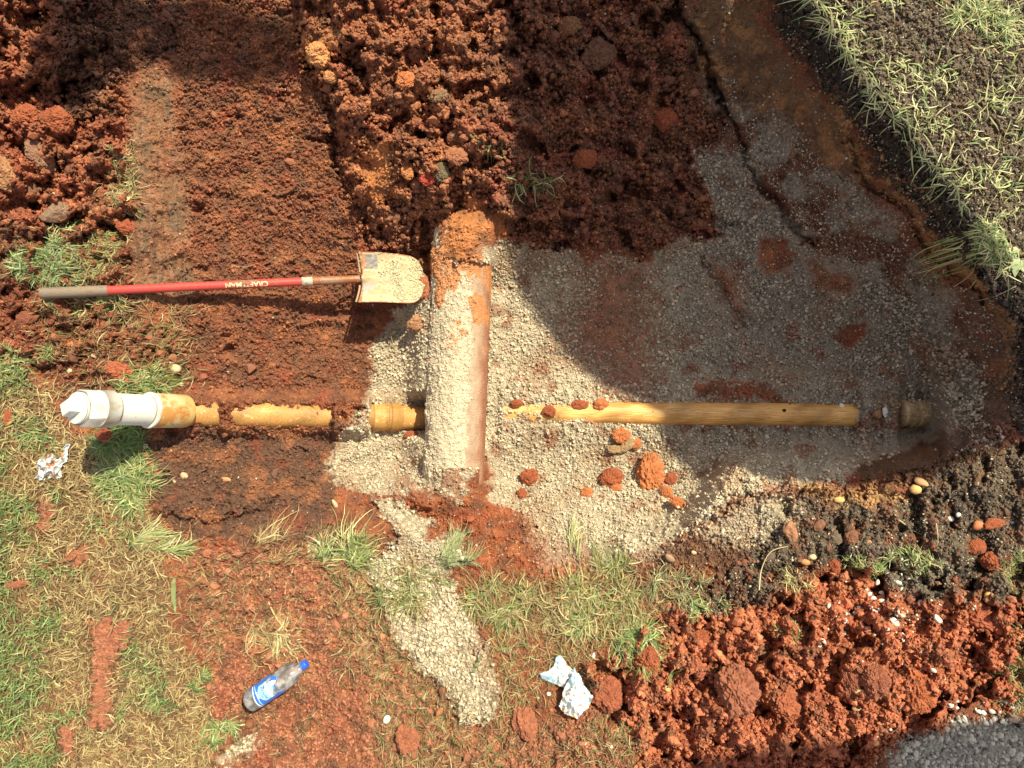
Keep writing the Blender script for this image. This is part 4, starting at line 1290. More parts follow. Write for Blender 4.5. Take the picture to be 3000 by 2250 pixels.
def dirty_mat(name, clean, dirt, amount=.5, scale=14, rough=.4, streak=None, dirt2=None, amt2=.6, bump=.15, spec=.4, metal=0.0, coord='Object'):
    m, nt, b = new_mat(name)
    L = nt.links
    tc = N(nt, 'ShaderNodeTexCoord')
    mp = N(nt, 'ShaderNodeMapping')
    if streak:
        mp.inputs['Scale'].default_value = streak
    L.new(tc.outputs[coord], mp.inputs[0])
    n1 = N(nt, 'ShaderNodeTexNoise')
    n1.inputs['Scale'].default_value = scale
    n1.inputs['Detail'].default_value = 8
    n1.inputs['Roughness'].default_value = .7
    L.new(mp.outputs[0], n1.inputs['Vector'])
    r1 = N(nt, 'ShaderNodeValToRGB')
    r1.color_ramp.elements[0].position = max(.02, amount - .07)
    r1.color_ramp.elements[1].position = min(.98, amount + .07)
    L.new(n1.outputs[0], r1.inputs[0])
    mx = N(nt, 'ShaderNodeMixRGB')
    mx.inputs[1].default_value = (*dirt, 1)
    mx.inputs[2].default_value = (*clean, 1)
    L.new(r1.outputs[0], mx.inputs[0])
    last = mx.outputs[0]
    if dirt2:
        n2 = N(nt, 'ShaderNodeTexNoise')
        n2.inputs['Scale'].default_value = scale * 5
        n2.inputs['Detail'].default_value = 5
        L.new(tc.outputs[coord], n2.inputs['Vector'])
        r2 = N(nt, 'ShaderNodeValToRGB')
        r2.color_ramp.elements[0].position = amt2
        r2.color_ramp.elements[1].position = min(amt2 + .05, 1)
        L.new(n2.outputs[0], r2.inputs[0])
        m2 = N(nt, 'ShaderNodeMixRGB')
        L.new(r2.outputs[0], m2.inputs[0])
        L.new(last, m2.inputs[1])
        m2.inputs[2].default_value = (*dirt2, 1)
        last = m2.outputs[0]
    at = N(nt, 'ShaderNodeVertexColor', layer_name='Col')
    m3 = N(nt, 'ShaderNodeMixRGB', blend_type='MULTIPLY')
    m3.inputs[0].default_value = 1
    L.new(last, m3.inputs[1])
    L.new(at.outputs[0], m3.inputs[2])
    L.new(m3.outputs[0], b.inputs['Base Color'])
    b.inputs['Roughness'].default_value = rough
    b.inputs['Specular IOR Level'].default_value = spec
    b.inputs['Metallic'].default_value = metal
    bp = N(nt, 'ShaderNodeBump')
    bp.inputs['Strength'].default_value = bump
    bp.inputs['Distance'].default_value = .004
    L.new(n1.outputs[0], bp.inputs['Height'])
    L.new(bp.outputs[0], b.inputs['Normal'])
    return m


M_CREAM = dirty_mat('stained_cream_plastic', (.62, .36, .12), (.36, .15, .04), .51, 8, .6, (.8, 70, 70), (.55, .42, .22), .62, .12)
M_CREAMR = dirty_mat('stained_cream_plastic_wiped', (.84, .56, .22), (.55, .23, .05), .51, 7, .5, (.7, 60, 60), (.40, .17, .07), .68, .06)
M_WHITE = dirty_mat('weathered_white_plastic', (.60, .595, .565), (.42, .33, .22), .38, 12, .4, None, (.42, .16, .07), .69, .06)
M_COUP = dirty_mat('rust_stained_white_plastic', (.58, .50, .34), (.44, .21, .06), .47, 14, .5, None, (.28, .15, .07), .66, .12)
M_CLAY = soil_mat('sand_coated_clay', nscale=320, vscale=170, bump=.7, var=.22)

# big clay pipe
Lb = (BP_B - BP_A).length
NR, NS = 420, 220
tS = np.linspace(Lb * .10, Lb * .97, NR, dtype=F)
aS = np.linspace(0, 2 * math.pi, NS, endpoint=False, dtype=F)
TT, AA = np.meshgrid(tS, aS, indexing='ij')
dd_, ss_, uu_ = frame_axis(BP_A, BP_B)
if ss_.x < 0:
    ss_ = -ss_
aw = np.where(AA > math.pi, AA - 2 * math.pi, AA)        # 0 = right, pi/2 = top
n_a = fbm(TT * 9, aw * 1.6, 81, 4)
n_b = fbm(TT * 40, aw * 6, 82, 3)
frac = TT / Lb
# bare reddish flank on the right, sand from the crown to the left
sandp = sstep(.95, 1.20, aw + .28 * n_a - .25 * sstep(.3, .15, frac) + .10 * n_b)
sandp = np.maximum(sandp, (aw < -1.2) * 1.0)
orangep = sstep(.10, .25, n_a + .5 * np.exp(-((frac - .36) / .08) ** 2 - ((aw - .95) / .28) ** 2) + .45 * np.exp(-((frac - .22) / .10) ** 2) - .12) * (1 - .0 * sandp) * sstep(.62, .40, frac)
rr = BR + sandp * (.003 + .005 * n_b + .008 * n_a) + .003 * n_b * orangep
gr_ = worley(TT / .0095, aw * BR / .0095, 83)[0]
rr = rr + sandp * (.5 - gr_) * .004
pc = np.array([BP_A[:]], F)[None] + TT[..., None] * np.array(dd_[:], F) + rr[..., None] * (np.cos(AA)[..., None] * np.array(ss_[:], F) + np.sin(AA)[..., None] * np.array([0, 0, 1], F))
dust = sstep(.30, .95, aw + .3 * n_a)[..., None]
pc_c = c3(.30, .125, .070) * (1 - dust) + c3(.40, .27, .19) * dust
pc_c = pc_c * (1 - sandp[..., None]) + SANDC * sandp[..., None]
pc_c = pc_c * (1 - .85 * orangep[..., None]) + c3(.46, .17, .06) * .85 * orangep[..., None]
pc_c *= (1 + .2 * n_b + .1 * n_a)[..., None]
ii = np.arange(NR * NS, dtype=np.int32).reshape(NR, NS)
pf = np.stack([ii[:-1], np.roll(ii, -1, 1)[:-1], np.roll(ii, -1, 1)[1:], ii[1:]], -1).reshape(-1, 4)
bp_o = mesh_np('clay_pipe', pc.reshape(-1, 3), pf, np.clip(pc_c, .01, .8).reshape(-1, 3), [M_CLAY], True)
tag(bp_o, 'large reddish clay pipe half coated in pale sand, crossing over the smaller pipe', 'pipe')
# loose grains on its crown
nn = 9000
ra, rt = rng.uniform(1.0, 2.9, nn), rng.uniform(.08, .93, nn)
ki, kj = (rt * (NR - 1)).astype(int), (ra / (2 * math.pi) * NS).astype(int)
ok = rng.random(nn) < sandp[ki, kj] * .9 + .06
ki, kj = ki[ok], kj[ok]
gp = pc[ki, kj]
s = logsize(len(gp), .0018, .0055, 3)
o = crumbs('pipe_sand_grains', gp.astype(F), s, np.clip(pc_c[ki, kj] * rng.uniform(.75, 1.3, (len(gp), 1)), 0, .75).astype(F), M_GRAIN)
tag(o, 'loose sand grains lying on the crown of the large clay pipe', 'sand', kind='stuff')


def straight(a, b, r, name, mat, seg=64, n=60, disp=None, colf=None, closed=(True, True)):
    Lp = (b - a).length
    return lathe(name, a, b, [(Lp * k / n, r) for k in range(n + 1)], mat, seg, disp=disp, colf=colf, closed=closed)


# drain line left of the clay pipe with the white cleanout riser
root = empty('drain_cleanout', (PIPE_A.x, PIPE_A.y, 0), 'white plastic cleanout riser with square capped plug on a stained cream drain pipe', 'drain pipe')


def stain(t, th):
    k = .85 + .15 * math.sin(t * 21) + .1 * math.sin(t * 47 + th * 3)
    return (k, k * .96, k * .9)


dirL = (PIPE_B - PIPE_A).normalized()
o = straight(PIPE_A - dirL * .03, PIPE_B, PR, 'pipe', M_CREAM, colf=stain)
child(o, root)
tag(o, 'cream pipe stained orange, partly covered by soil')
# bell joint near the clay pipe
Lp = (PIPE_B - PIPE_A).length


def at_px(px):
    best, bt = 1e9, 0
    for k in range(400):
        q = PIPE_A + (PIPE_B - PIPE_A) * (k / 399)
        u_px = 1106 + q.x * K / (CAMZ - q.z)
        if abs(u_px - px) < best:
            best, bt = abs(u_px - px), k / 399
    return bt * Lp


t0, t1 = at_px(803), at_px(866)
o = lathe('bell_joint', PIPE_A, PIPE_B, [(t0, PR), (t0 + .004, PR + .005), (t0 + .03, PR + .006), (t0 + .05, PR + .009), (t0 + .056, PR + .012), (t0 + .064, PR + .012), (t0 + .068, PR + .008), (t0 + .078, PR + .008),
                                         (t0 + .082, PR + .013), (t1 - .02, PR + .013), (t1 - .014, PR + .009), (t1 - .004, PR + .009), (t1, PR)], M_CREAM, 64, colf=lambda t, th: (.72, .70, .62) if t > t0 + .05 else (1, 1, .95))
child(o, root)
# riser
RB = P(385, 888, .0)
phi = math.radians(62)
toph = P(150, 881, .36)
rd = (toph - RB).normalized()
RT = RB + rd * .42
base0 = RB - rd * .05


def coup_col(t, th):
    k = min(1, max(0, t / .12))
    g_ = .62 + .38 * k
    return (1.0 * (.85 + .15 * k), g_, g_ * (.55 + .45 * k))


o = lathe('coupling', RB, RT, [(-.03, .058), (-.028, .0635), (-.02, .065), (.112, .0655), (.116, .064), (.118, .058)], M_COUP, 72, colf=coup_col)
child(o, root)
o = lathe('rim_bead', RB, RT, [(.112, .060), (.114, .067), (.119, .0685), (.124, .067), (.126, .057)], M_WHITE, 72, closed=(False, False), colf=lambda t, th: (1, .98, .92))
child(o, root)
o = lathe('riser_pipe', RB, RT, [(.10 + .17 * k / 40, .0572) for k in range(41)], M_WHITE, 72, colf=lambda t, th: (.45, .38, .32) if (t > .252 or t < .130) else (1, 1, 1))
child(o, root)
ad = lathe('threaded_adapter', RB, RT, [(.258, .058), (.260, .064), (.262, .0655), (.306, .0655), (.3065, .0645), (.308, .0655), (.362, .0655), (.366, .0635), (.366, .0575), (.360, .0555)], M_WHITE, 144, hexn=[0, 0, 0, 0, 0, 8, 8, 8, 0, 0], colf=lambda t, th: (.42, .38, .34) if abs(t - .3065) < .0006 or t > .3655 else (1, 1, 1))
child(ad, root)
pg = lathe('screw_plug', RB, RT, [(.355, .054), (.369, .0545), (.3695, .0528), (.3715, .0528), (.372, .0545), (.3745, .0545), (.375, .053), (.378, .053), (.379, .050), (.379, .034), (.3785, .020)], M_WHITE, 96, colf=lambda t, th: (.40, .36, .33) if abs(t - .3705) < .0012 else (1, 1, 1))
child(pg, root)
# square nut: a truncated pyramid set across the plug
d, s, u = frame_axis(RB, RT)
bm = bmesh.new()
ang = math.radians(34)
s2, u2 = s * math.cos(ang) + u * math.sin(ang), -s * math.sin(ang) + u * math.cos(ang)
ringv = []
for (tt_, w_) in ((.372, .0235), (.408, .0225), (.412, .0205)):
    ringv.append([bm.verts.new(RB + d * tt_ + s2 * w_ * a + u2 * w_ * b) for a, b in ((-1, -1), (1, -1), (1, 1), (-1, 1))])
for k in range(2):
    for m in range(4):
        bm.faces.new((ringv[k][m], ringv[k][(m + 1) % 4], ringv[k + 1][(m + 1) % 4], ringv[k + 1][m]))
bm.faces.new(ringv[2])
bm.faces.new(ringv[0][::-1])
bmesh.ops.recalc_face_normals(bm, faces=bm.faces)
me = bpy.data.meshes.new('square_nut')
bm.to_mesh(me)
ca = me.color_attributes.new('Col', 'FLOAT_COLOR', 'POINT')
ca.data.foreach_set('color', np.ones(len(me.vertices) * 4, F))
me.materials.append(M_WHITE)
nut = bpy.data.objects.new('square_nut', me)
COL.objects.link(nut)
nut.parent = pg
nut.matrix_parent_inverse = Matrix()

# cream pipe right of the clay pipe
rr_ = empty('drain_pipe', (RP_A.x, RP_A.y, RP_A.z), 'stained cream drain pipe running right from the clay pipe, half bedded in sand', 'drain pipe')
child(straight(RP_A, RP_B, PR, 'pipe', M_CREAMR, colf=stain, disp=lambda t, th: .0006 * math.sin(t * 40 + th)), rr_)
# smeared knife-like scrapes of glue along it
for (x0, y0, x1, y1, w_) in [(1390, 899, 1480, 888, .0022), (1480, 888, 1560, 893, .0020), (1600, 897, 1660, 880, .0015)]:
    pts = []
    for k in range(5):
        a = k / 4
        q = P(x0 + (x1 - x0) * a, y0 + (y1 - y0) * a, -.425)
        off = q.y - (RP_A.y + (RP_B.y - RP_A.y) * ((q.x - RP_A.x) / (RP_B.x - RP_A.x)))
        q.z = RP_A.z + (RP_B.z - RP_A.z) * ((q.x - RP_A.x) / (RP_B.x - RP_A.x)) + math.sqrt(max(PR ** 2 - off ** 2, 1e-5)) + .0003
        pts.append(q)
    child(curve_tube('scrape_mark', pts, w_ * .5, (.66, .60, .50)), rr_)
hole = place_lump('dark_hole_lump', lump_data(88, 3, .2, .3, .5, .1, (.03, .025, .02)), 1694, 886, 8, 7, 0, .2, None, None)  # near-black lump; its colour stands for the shade inside a hole
child(hole, rr_)
hole.location = tuple(Vector(P(1694, 886, -.412)))
hole.matrix_parent_inverse = Matrix.Translation(-Vector(rr_.location))

# coupling with ribs and band beyond the pipe end
cp = empty('ribbed_coupling', P(1966, 893, -.5), 'ribbed tan pipe coupling with a notched clamp band at the far right of the trench', 'coupling')
ca_, cb_ = P(1942, 893, -.447), P(1996, 893, -.445)
Lc = (cb_ - ca_).length
M_TANP = dirty_mat('muddy_tan_plastic', (.55, .40, .22), (.26, .13, .07), .46, 16, .32, (10, 10, 2), (.55, .45, .32), .66, .25)
o = lathe('sleeve', ca_, cb_, [(0, .058), (.003, .062), (.012, .065), (.028, .060), (.032, .060), (.055, .0585), (.07, .060), (.074, .064), (.095, .065), (Lc, .060)], M_TANP, 64)
child(o, cp)
bt = []
o = lathe('clamp_band', ca_, cb_, [(.036, .0605), (.037, .0632), (.054, .0632), (.055, .0605)], M_TANP, 160, closed=(False, False), disp=lambda t, th: .0012 * (1 if int(th * 160 / 6.283) % 2 else 0), smooth=False)
child(o, cp)
o = place_lump('stone', lump_data(91, 3, .2, .6, .6, .04, (.33, .16, .07), M_PEB), 1894, 893, 26, 22, 0, .3, 'orange brown chip of old pipe between the cream pipe end and the ribbed coupling', 'stone')
o = place_lump('stone', lump_data(92, 3, .2, .6, .6, .04, (.62, .62, .62), M_PEB), 1910, 890, 13, 24, 0, .3, 'small white flake beside the orange brown chip in the trench', 'stone')
o = place_lump('stone', lump_data(93, 3, .2, .6, .6, .04, (.70, .66, .60), M_PEB), 1816, 876, 12, 14, .4, .2, 'white flake at the top right end of the cream pipe', 'stone')

# ------------------------------------------------------------------ shovel
sh0, sh1 = P(88, 634, .075), P(790, 602, -.205)
shd = (sh1 - sh0).normalized()
Ls = (sh1 - sh0).length


def sp(px):
    best, bt = 1e9, 0
    for k in range(600):
        q = sh0 + shd * Ls * k / 599
        u_px = 1106 + q.x * K / (CAMZ - q.z)
        if abs(u_px - px) < best:
            best, bt = abs(u_px - px), Ls * k / 599
    return bt


shov = empty('shovel', (sh0.x, sh0.y, sh0.z), 'long handled round shovel with red handle, lying with its sandy blade against the clay pipe', 'shovel')
M_REDH = dirty_mat('muddy_red_fibreglass', (.50, .045, .040), (.22, .10, .07), .43, 16, .42, (6, 30, 30), (.22, .10, .06), .67, .05, .5)
M_GRIP = dirty_mat('muddy_grey_rubber', (.20, .16, .125), (.20, .10, .06), .44, 10, .6, (3, 20, 20), (.26, .13, .08), .62, .08, .3)
M_RUST = dirty_mat('rusty_steel', (.30, .20, .14), (.28, .10, .045), .52, 14, .55, None, (.42, .30, .18), .62, .2, .4, .2)
M_COLLAR = dirty_mat('muddy_grey_collar', (.42, .36, .28), (.25, .12, .07), .45, 18, .5)
g0, g1, g2, g3 = 0, sp(234), sp(652), sp(676)
child(lathe('grip', sh0, sh1, [(0, .014), (.002, .0195), (.008, .0212), (g1 * .5, .0206), (g1 - .006, .0202), (g1, .019)], M_GRIP, 40), shov)
hd = lathe('handle', sh0, sh1, [(g1, .0172), (g1 + .2, .0172), (g1 + .4, .0172), (g2, .0172)], M_REDH, 40)
child(hd, shov)
child(lathe('collar', sh0, sh1, [(g2, .0170), (g2 + .002, .0188), (g3 - .002, .0188), (g3, .0178)], M_COLLAR, 40), shov)
child(lathe('socket', sh0, sh1, [(g3, .0180), (g3 + .08, .0178), (sp(745), .0168), (sp(775), .0155), (Ls + .01, .012)], M_RUST, 40), shov)
# mud dabs on the handle
for (pxx, w_) in [(560, .022), (583, .03), (600, .018), (420, .006), (618, .008)]:
    pass
# lettering, upside down as it lies, wrapped on the handle
def text_mesh(txt, size, name, mat, mapper, parent, extr=0.0, bold=.0, align='CENTER'):
    cu = bpy.data.curves.new(name, 'FONT')
    cu.body = txt
    cu.size = size
    cu.offset = bold
    cu.align_x = align
    cu.align_y = 'CENTER'
    cu.resolution_u = 3
    ob = bpy.data.objects.new(name, cu)
    COL.objects.link(ob)
    bpy.context.view_layer.update()
    dg = bpy.context.evaluated_depsgraph_get()
    me = bpy.data.meshes.new_from_object(ob.evaluated_get(dg))
    bpy.data.objects.remove(ob)
    bm = bmesh.new()
    bm.from_mesh(me)
    bmesh.ops.triangulate(bm, faces=bm.faces)
    for _ in range(2):
        long = [e for e in bm.edges if e.calc_length() > size * .25]
        if long:
            bmesh.ops.subdivide_edges(bm, edges=long, cuts=1)
            bmesh.ops.triangulate(bm, faces=bm.faces)
    for v in bm.verts:
        v.co = mapper(v.co.x, v.co.y)
    bm.to_mesh(me)
    bm.free()
    me.name = name
    me.materials.clear()
    me.materials.append(mat)
    ca = me.color_attributes.new('Col', 'FLOAT_COLOR', 'POINT')
    ca.data.foreach_set('color', np.ones(len(me.vertices) * 4, F))
    o = bpy.data.objects.new(name, me)
    COL.objects.link(o)
    o.parent = parent
    o.matrix_parent_inverse = Matrix.Translation(-Vector(parent.location)) if parent.parent is None else Matrix()
    return o


d, s, u = frame_axis(sh0, sh1)
if s.y < 0:
    s = -s
M_LETT = dirty_mat('worn_cream_print', (.62, .55, .33), (.35, .06, .04), .40, 60, .5)
tc_ = sp(534)


def hmap(x_, y_):
    # rotated by half a turn: reads from right to left in the photograph
    t_ = tc_ - x_
    a_ = (-y_ / .0172) - .22
    return sh0 + d * t_ + (s * math.sin(a_) + u * math.cos(a_)) * .01755


text_mesh('CRAFTSMAN', .0285, 'lettering', M_LETT, hmap, hd, bold=.0006)
hd.children[0].matrix_parent_inverse = Matrix()
for c_ in hd.children:
    c_.matrix_parent_inverse = Matrix()
M_MUD = soil_mat('dried_mud', attr=False, color=(.26, .13, .08), nscale=200, bump=.5)


def mud_on(a0, rad, t_, ang, ln, wd, parent, seed):
    bm = bmesh.new()
    r = np.random.default_rng(seed)
    nU, nV = 14, 9
    grid = []
    ph = r.uniform(0, 6.28, 3)
    for i_ in range(nU):
        row = []
        for j_ in range(nV):
            a, b = i_ / (nU - 1) * 2 - 1, j_ / (nV - 1) * 2 - 1
            k = math.sqrt(max(1 - a * a * .5, .1))
            w_ = 1 + .25 * math.sin(a * 5 + ph[0]) + .15 * math.sin(b * 6 + ph[1])
            e = max(0, 1 - max(abs(a), abs(b)) ** 3)
            lift = -.0006 + .0022 * e * (1 + .4 * math.sin(a * 9 + b * 7 + ph[2]))
            th = ang + b * wd / rad * w_ * k
            row.append(bm.verts.new(sh0 + d * (t_ + a * ln * w_ * math.sqrt(max(1 - b * b * .6, .1))) + (s * math.sin(th) + u * math.cos(th)) * (rad + lift)))
        grid.append(row)
    for i_ in range(nU - 1):
        for j_ in range(nV - 1):
            bm.faces.new((grid[i_][j_], grid[i_ + 1][j_], grid[i_ + 1][j_ + 1], grid[i_][j_ + 1]))
    me = bpy.data.meshes.new('mud_smear')
    bm.to_mesh(me)
    bm.free()
    me.materials.append(M_MUD)
    me.polygons.foreach_set('use_smooth', np.ones(len(me.polygons), bool))
    o = bpy.data.objects.new('mud_smear', me)
    COL.objects.link(o)
    o.parent = parent
    o.matrix_parent_inverse = Matrix.Translation(-Vector(shov.location)) if parent is shov else Matrix()
    return o


for k, (pxx, an, ln, wd) in enumerate([(521, -.9, .012, .006), (532, .15, .014, .010), (520, .55, .03, .006), (546, .7, .02, .006), (504, -.75, .012, .005), (598, .7, .008, .003), (596, -.6, .006, .005), (410, .5, .004, .002)]):
    mud_on(sh0, .0174, sp(pxx), an, ln, wd, hd, 40 + k)
# blade
bc = P(840, 600, -.235)
yaw = math.radians(3.2)
bl0 = P(776, 603, -.198)


def blade_pt(a, b):
    """a 0..1 shoulder to tip, b -1..1 across; returns a point on the dished blade"""
    Lb_, Wb = .262, .116
    wdt = Wb * (1 - .04 * a) * (1 if a < .6 else max(1 - ((a - .6) / .405) ** 4.5, 0.0) ** .5)
    xx = a * Lb_ + (.012 * (1 - abs(b)) if a < .02 else 0)
    yy = b * wdt
    zz = .030 * (abs(b) ** 2.2) * (.4 + .6 * (1 - a)) + .030 * math.exp(-(b * wdt / .020) ** 2) * max(0, 1 - a * 1.7) - .05 * a * a + .0
    ca_, sa_ = math.cos(yaw), math.sin(yaw)
    roll = -.26
    y2 = yy * math.cos(roll) - zz * math.sin(roll)
    z2 = yy * math.sin(roll) + zz * math.cos(roll)
    return Vector((bl0.x + xx * ca_ - y2 * sa_, bl0.y + xx * sa_ + y2 * ca_, bl0.z - .012 + z2 - xx * .10))


def sheet(name, fn, nu, nv, thick, mat, colf, parent, u0=0, u1=1, v0=-1, v1=1, smooth=True):
    up, lo, cs = [], [], []
    for i_ in range(nu):
        for j_ in range(nv):
            a, b = u0 + (u1 - u0) * i_ / (nu - 1), v0 + (v1 - v0) * j_ / (nv - 1)
            p_ = fn(a, b)
            up.append(p_)
            lo.append(p_ - Vector((0, 0, thick)))
            cs.append(colf(a, b))
    n_ = nu * nv
    fs = []
    for i_ in range(nu - 1):
        for j_ in range(nv - 1):
            q = (i_ * nv + j_, (i_ + 1) * nv + j_, (i_ + 1) * nv + j_ + 1, i_ * nv + j_ + 1)
            fs.append(q)
            fs.append(tuple(n_ + k for k in q[::-1]))
    for i_ in range(nu - 1):
        for j_ in (0, nv - 1):
            a, b = i_ * nv + j_, (i_ + 1) * nv + j_
            fs.append((a, b, b + n_, a + n_))
    for j_ in range(nv - 1):
        for i_ in (0, nu - 1):
            a, b = i_ * nv + j_, i_ * nv + j_ + 1
            fs.append((a, b, b + n_, a + n_))
    o = mesh_np(name, np.array([v[:] for v in up + lo]), np.array(fs), np.array(cs + cs, F), [mat], smooth)
    if parent is not None:
        o.parent = parent
        o.matrix_parent_inverse = Matrix.Translation(-Vector(parent.location)) if parent.parent is None else Matrix()
    return o


def blade_col(a, b):
    n1 = float(perlin(np.array([a * 5.0]), np.array([b * 3.0]), 91)[0])
    n2 = float(perlin(np.array([a * 16.0]), np.array([b * 12.0]), 92)[0])
    sand = c3(.45, .37, .23) * (1 + .2 * n2)
    steel = c3(.16, .14, .13)
    rust = c3(.30, .13, .07)
    k = 1 if n1 + n2 * .5 > -.22 else 0
    if a < .06 or abs(b) > .96:
        return rust * (1 + .2 * n2) if n2 > -.3 else sand
    if a < .28 and .40 < b < .93:
        return (steel if a > .1 else rust) * (1 + .5 * n2) * 1.4
    if a < .28 and -.55 < b < -.2 and n1 > -.1:
        return c3(.34, .30, .28)
    return sand if k else sand * .7 + rust * .3


M_BLD = soil_mat('sand_caked_steel', nscale=380, bump=.5, var=.25, rough=.8, dist=.002)
bld = sheet('blade', blade_pt, 80, 70, .003, M_BLD, blade_col, shov)


def step_pt(sgn):
    def f(a, b):
        q = blade_pt(0.0, sgn * (.25 + .73 * a))
        th = b * 1.4
        return q + Vector((-.004 - .008 * math.cos(th), 0, .006 * math.sin(th) + .002))
    return f


for sg in (-1, 1):
    sheet('foot_rest', step_pt(sg), 14, 8, .002, M_BLD, lambda a, b: c3(.40, .27, .17), shov)
# sand clumps sitting on the blade
cl_pos = []
for k in range(2600):
    a, b = rng.uniform(.3, 1.0), rng.uniform(-.9, .98)
    w_ = math.exp(-((a - .58 - .1 * (-b)) / .09) ** 2) * .9 * (b < .75) + (a > .78) * .45 + (abs(b - .2) < .14) * math.exp(-((a - .33) / .10) ** 2) * 1.2 + .05
    if rng.random() < w_:
        q = blade_pt(a, b)
        cl_pos.append((q.x, q.y, q.z + rng.uniform(0, .006) * w_))
cl_pos = np.array(cl_pos, F)
o = crumbs('caked_sand', cl_pos, logsize(len(cl_pos), .002, .0065, 2.0), np.clip(c3(.50, .44, .30) * rng.uniform(.75, 1.25, (len(cl_pos), 1)), 0, .7).astype(F), M_GRAIN)
child(o, shov)
o['kind'] = 'stuff'

# ------------------------------------------------------------------ bottle
b0, b1 = P(547, 1508, .043), P(654, 1438, .040)
gz_ = max(ground_z(b0.x, b0.y), ground_z(b1.x, b1.y), ground_z((b0.x + b1.x) / 2, (b0.y + b1.y) / 2)) - .004
b0.z = gz_ + .044
b1.z = gz_ + .030
bd = (b1 - b0).normalized()
BLN = .262
b0 = b0 - bd * .018
b1 = b0 + bd * BLN
bot = empty('water_bottle', (b0.x, b0.y, gz_), 'empty clear plastic water bottle with blue label and blue cap lying on red mud', 'bottle')


def plastic_mat():
    m, nt, b = new_mat('clear_plastic')
    L = nt.links
    out = nt.nodes['Material Output']
    tr = N(nt, 'ShaderNodeBsdfTransparent')
    tr.inputs[0].default_value = (.93, .95, .97, 1)
    gl = N(nt, 'ShaderNodeBsdfGlossy')
    gl.inputs['Roughness'].default_value = .06
    df = N(nt, 'ShaderNodeBsdfDiffuse')
    df.inputs[0].default_value = (.60, .57, .58, 1)
    tc = N(nt, 'ShaderNodeTexCoord')
    nz = N(nt, 'ShaderNodeTexNoise')
    nz.inputs['Scale'].default_value = 45
    nz.inputs['Detail'].default_value = 6
    L.new(tc.outputs['Object'], nz.inputs['Vector'])
    n2 = N(nt, 'ShaderNodeTexNoise')
    n2.inputs['Scale'].default_value = 30
    n2.inputs['Detail'].default_value = 2
    L.new(tc.outputs['Object'], n2.inputs['Vector'])
    bp = N(nt, 'ShaderNodeBump')
    bp.inputs['Strength'].default_value = .5
    bp.inputs['Distance'].default_value = .01
    L.new(n2.outputs[0], bp.inputs['Height'])
    L.new(bp.outputs[0], gl.inputs['Normal'])
    fr = N(nt, 'ShaderNodeFresnel')
    fr.inputs[0].default_value = 1.7
    L.new(bp.outputs[0], fr.inputs['Normal'])
    mr = N(nt, 'ShaderNodeMapRange')
    mr.inputs[1].default_value = .4
    mr.inputs[2].default_value = .75
    mr.inputs[3].default_value = .16
    mr.inputs[4].default_value = .62
    L.new(nz.outputs[0], mr.inputs[0])
    m1 = N(nt, 'ShaderNodeMixShader')
    L.new(mr.outputs[0], m1.inputs[0])
    L.new(tr.outputs[0], m1.inputs[1])
    L.new(df.outputs[0], m1.inputs[2])
    m2 = N(nt, 'ShaderNodeMixShader')
    L.new(fr.outputs[0], m2.inputs[0])
    L.new(m1.outputs[0], m2.inputs[1])
    L.new(gl.outputs[0], m2.inputs[2])
    L.new(m2.outputs[0], out.inputs[0])
    return m


M_PLAS = plastic_mat()


def plain(name, col, rough=.4, spec=.5, noise=.12, sc=30):
    m, nt, b = new_mat(name)
    tc = N(nt, 'ShaderNodeTexCoord')
    nz = N(nt, 'ShaderNodeTexNoise')
    nz.inputs['Scale'].default_value = sc
    nz.inputs['Detail'].default_value = 4
    nt.links.new(tc.outputs['Object'], nz.inputs['Vector'])
    mr = N(nt, 'ShaderNodeMapRange')
    mr.inputs[3].default_value = 1 - noise
    mr.inputs[4].default_value = 1 + noise
    nt.links.new(nz.outputs[0], mr.inputs[0])
    sv = N(nt, 'ShaderNodeVectorMath', operation='SCALE')
    sv.inputs[0].default_value = col
    nt.links.new(mr.outputs[0], sv.inputs['Scale'])
    nt.links.new(sv.outputs[0], b.inputs['Base Color'])
    b.inputs['Roughness'].default_value = rough
    b.inputs['Specular IOR Level'].default_value = spec
    return m


M_BLUE = plain('label_blue_print', (.035, .13, .50), .35)
M_LBLUE = plain('label_light_blue_print', (.30, .56, .78), .35)
M_NAVY = plain('label_navy_print', (.02, .05, .22), .4)
M_WPR = plain('label_white_print', (.80, .82, .84), .4)
M_CAPB = plain('blue_cap_plastic', (.02, .10, .62), .35)
prof = [(0, .012), (.001, .026), (.004, .034), (.010, .040), (.018, .0425), (.030, .0430), (.060, .0430), (.063, .0424), (.066, .0430), (.11, .0430), (.15, .0430), (.170, .0428), (.19, .0405), (.205, .0360), (.218, .029), (.228, .0215), (.234, .0165), (.238, .0150), (.242, .0148), (.243, .0175), (.245, .0175), (.246, .0148), (.255, .0148)]
pr2 = []
for k in range(len(prof) - 1):
    for q in range(4):
        a = q / 4
        pr2.append((prof[k][0] * (1 - a) + prof[k + 1][0] * a, prof[k][1] * (1 - a) + prof[k + 1][1] * a))
pr2.append(prof[-1])


def crush(t, th):
    return -.0016 * math.sin(t * 55 + 2 * th) * math.sin(3 * th + t * 18) - .0022 * math.exp(-((t - .19) / .02) ** 2) * (.5 + .5 * math.sin(4 * th))


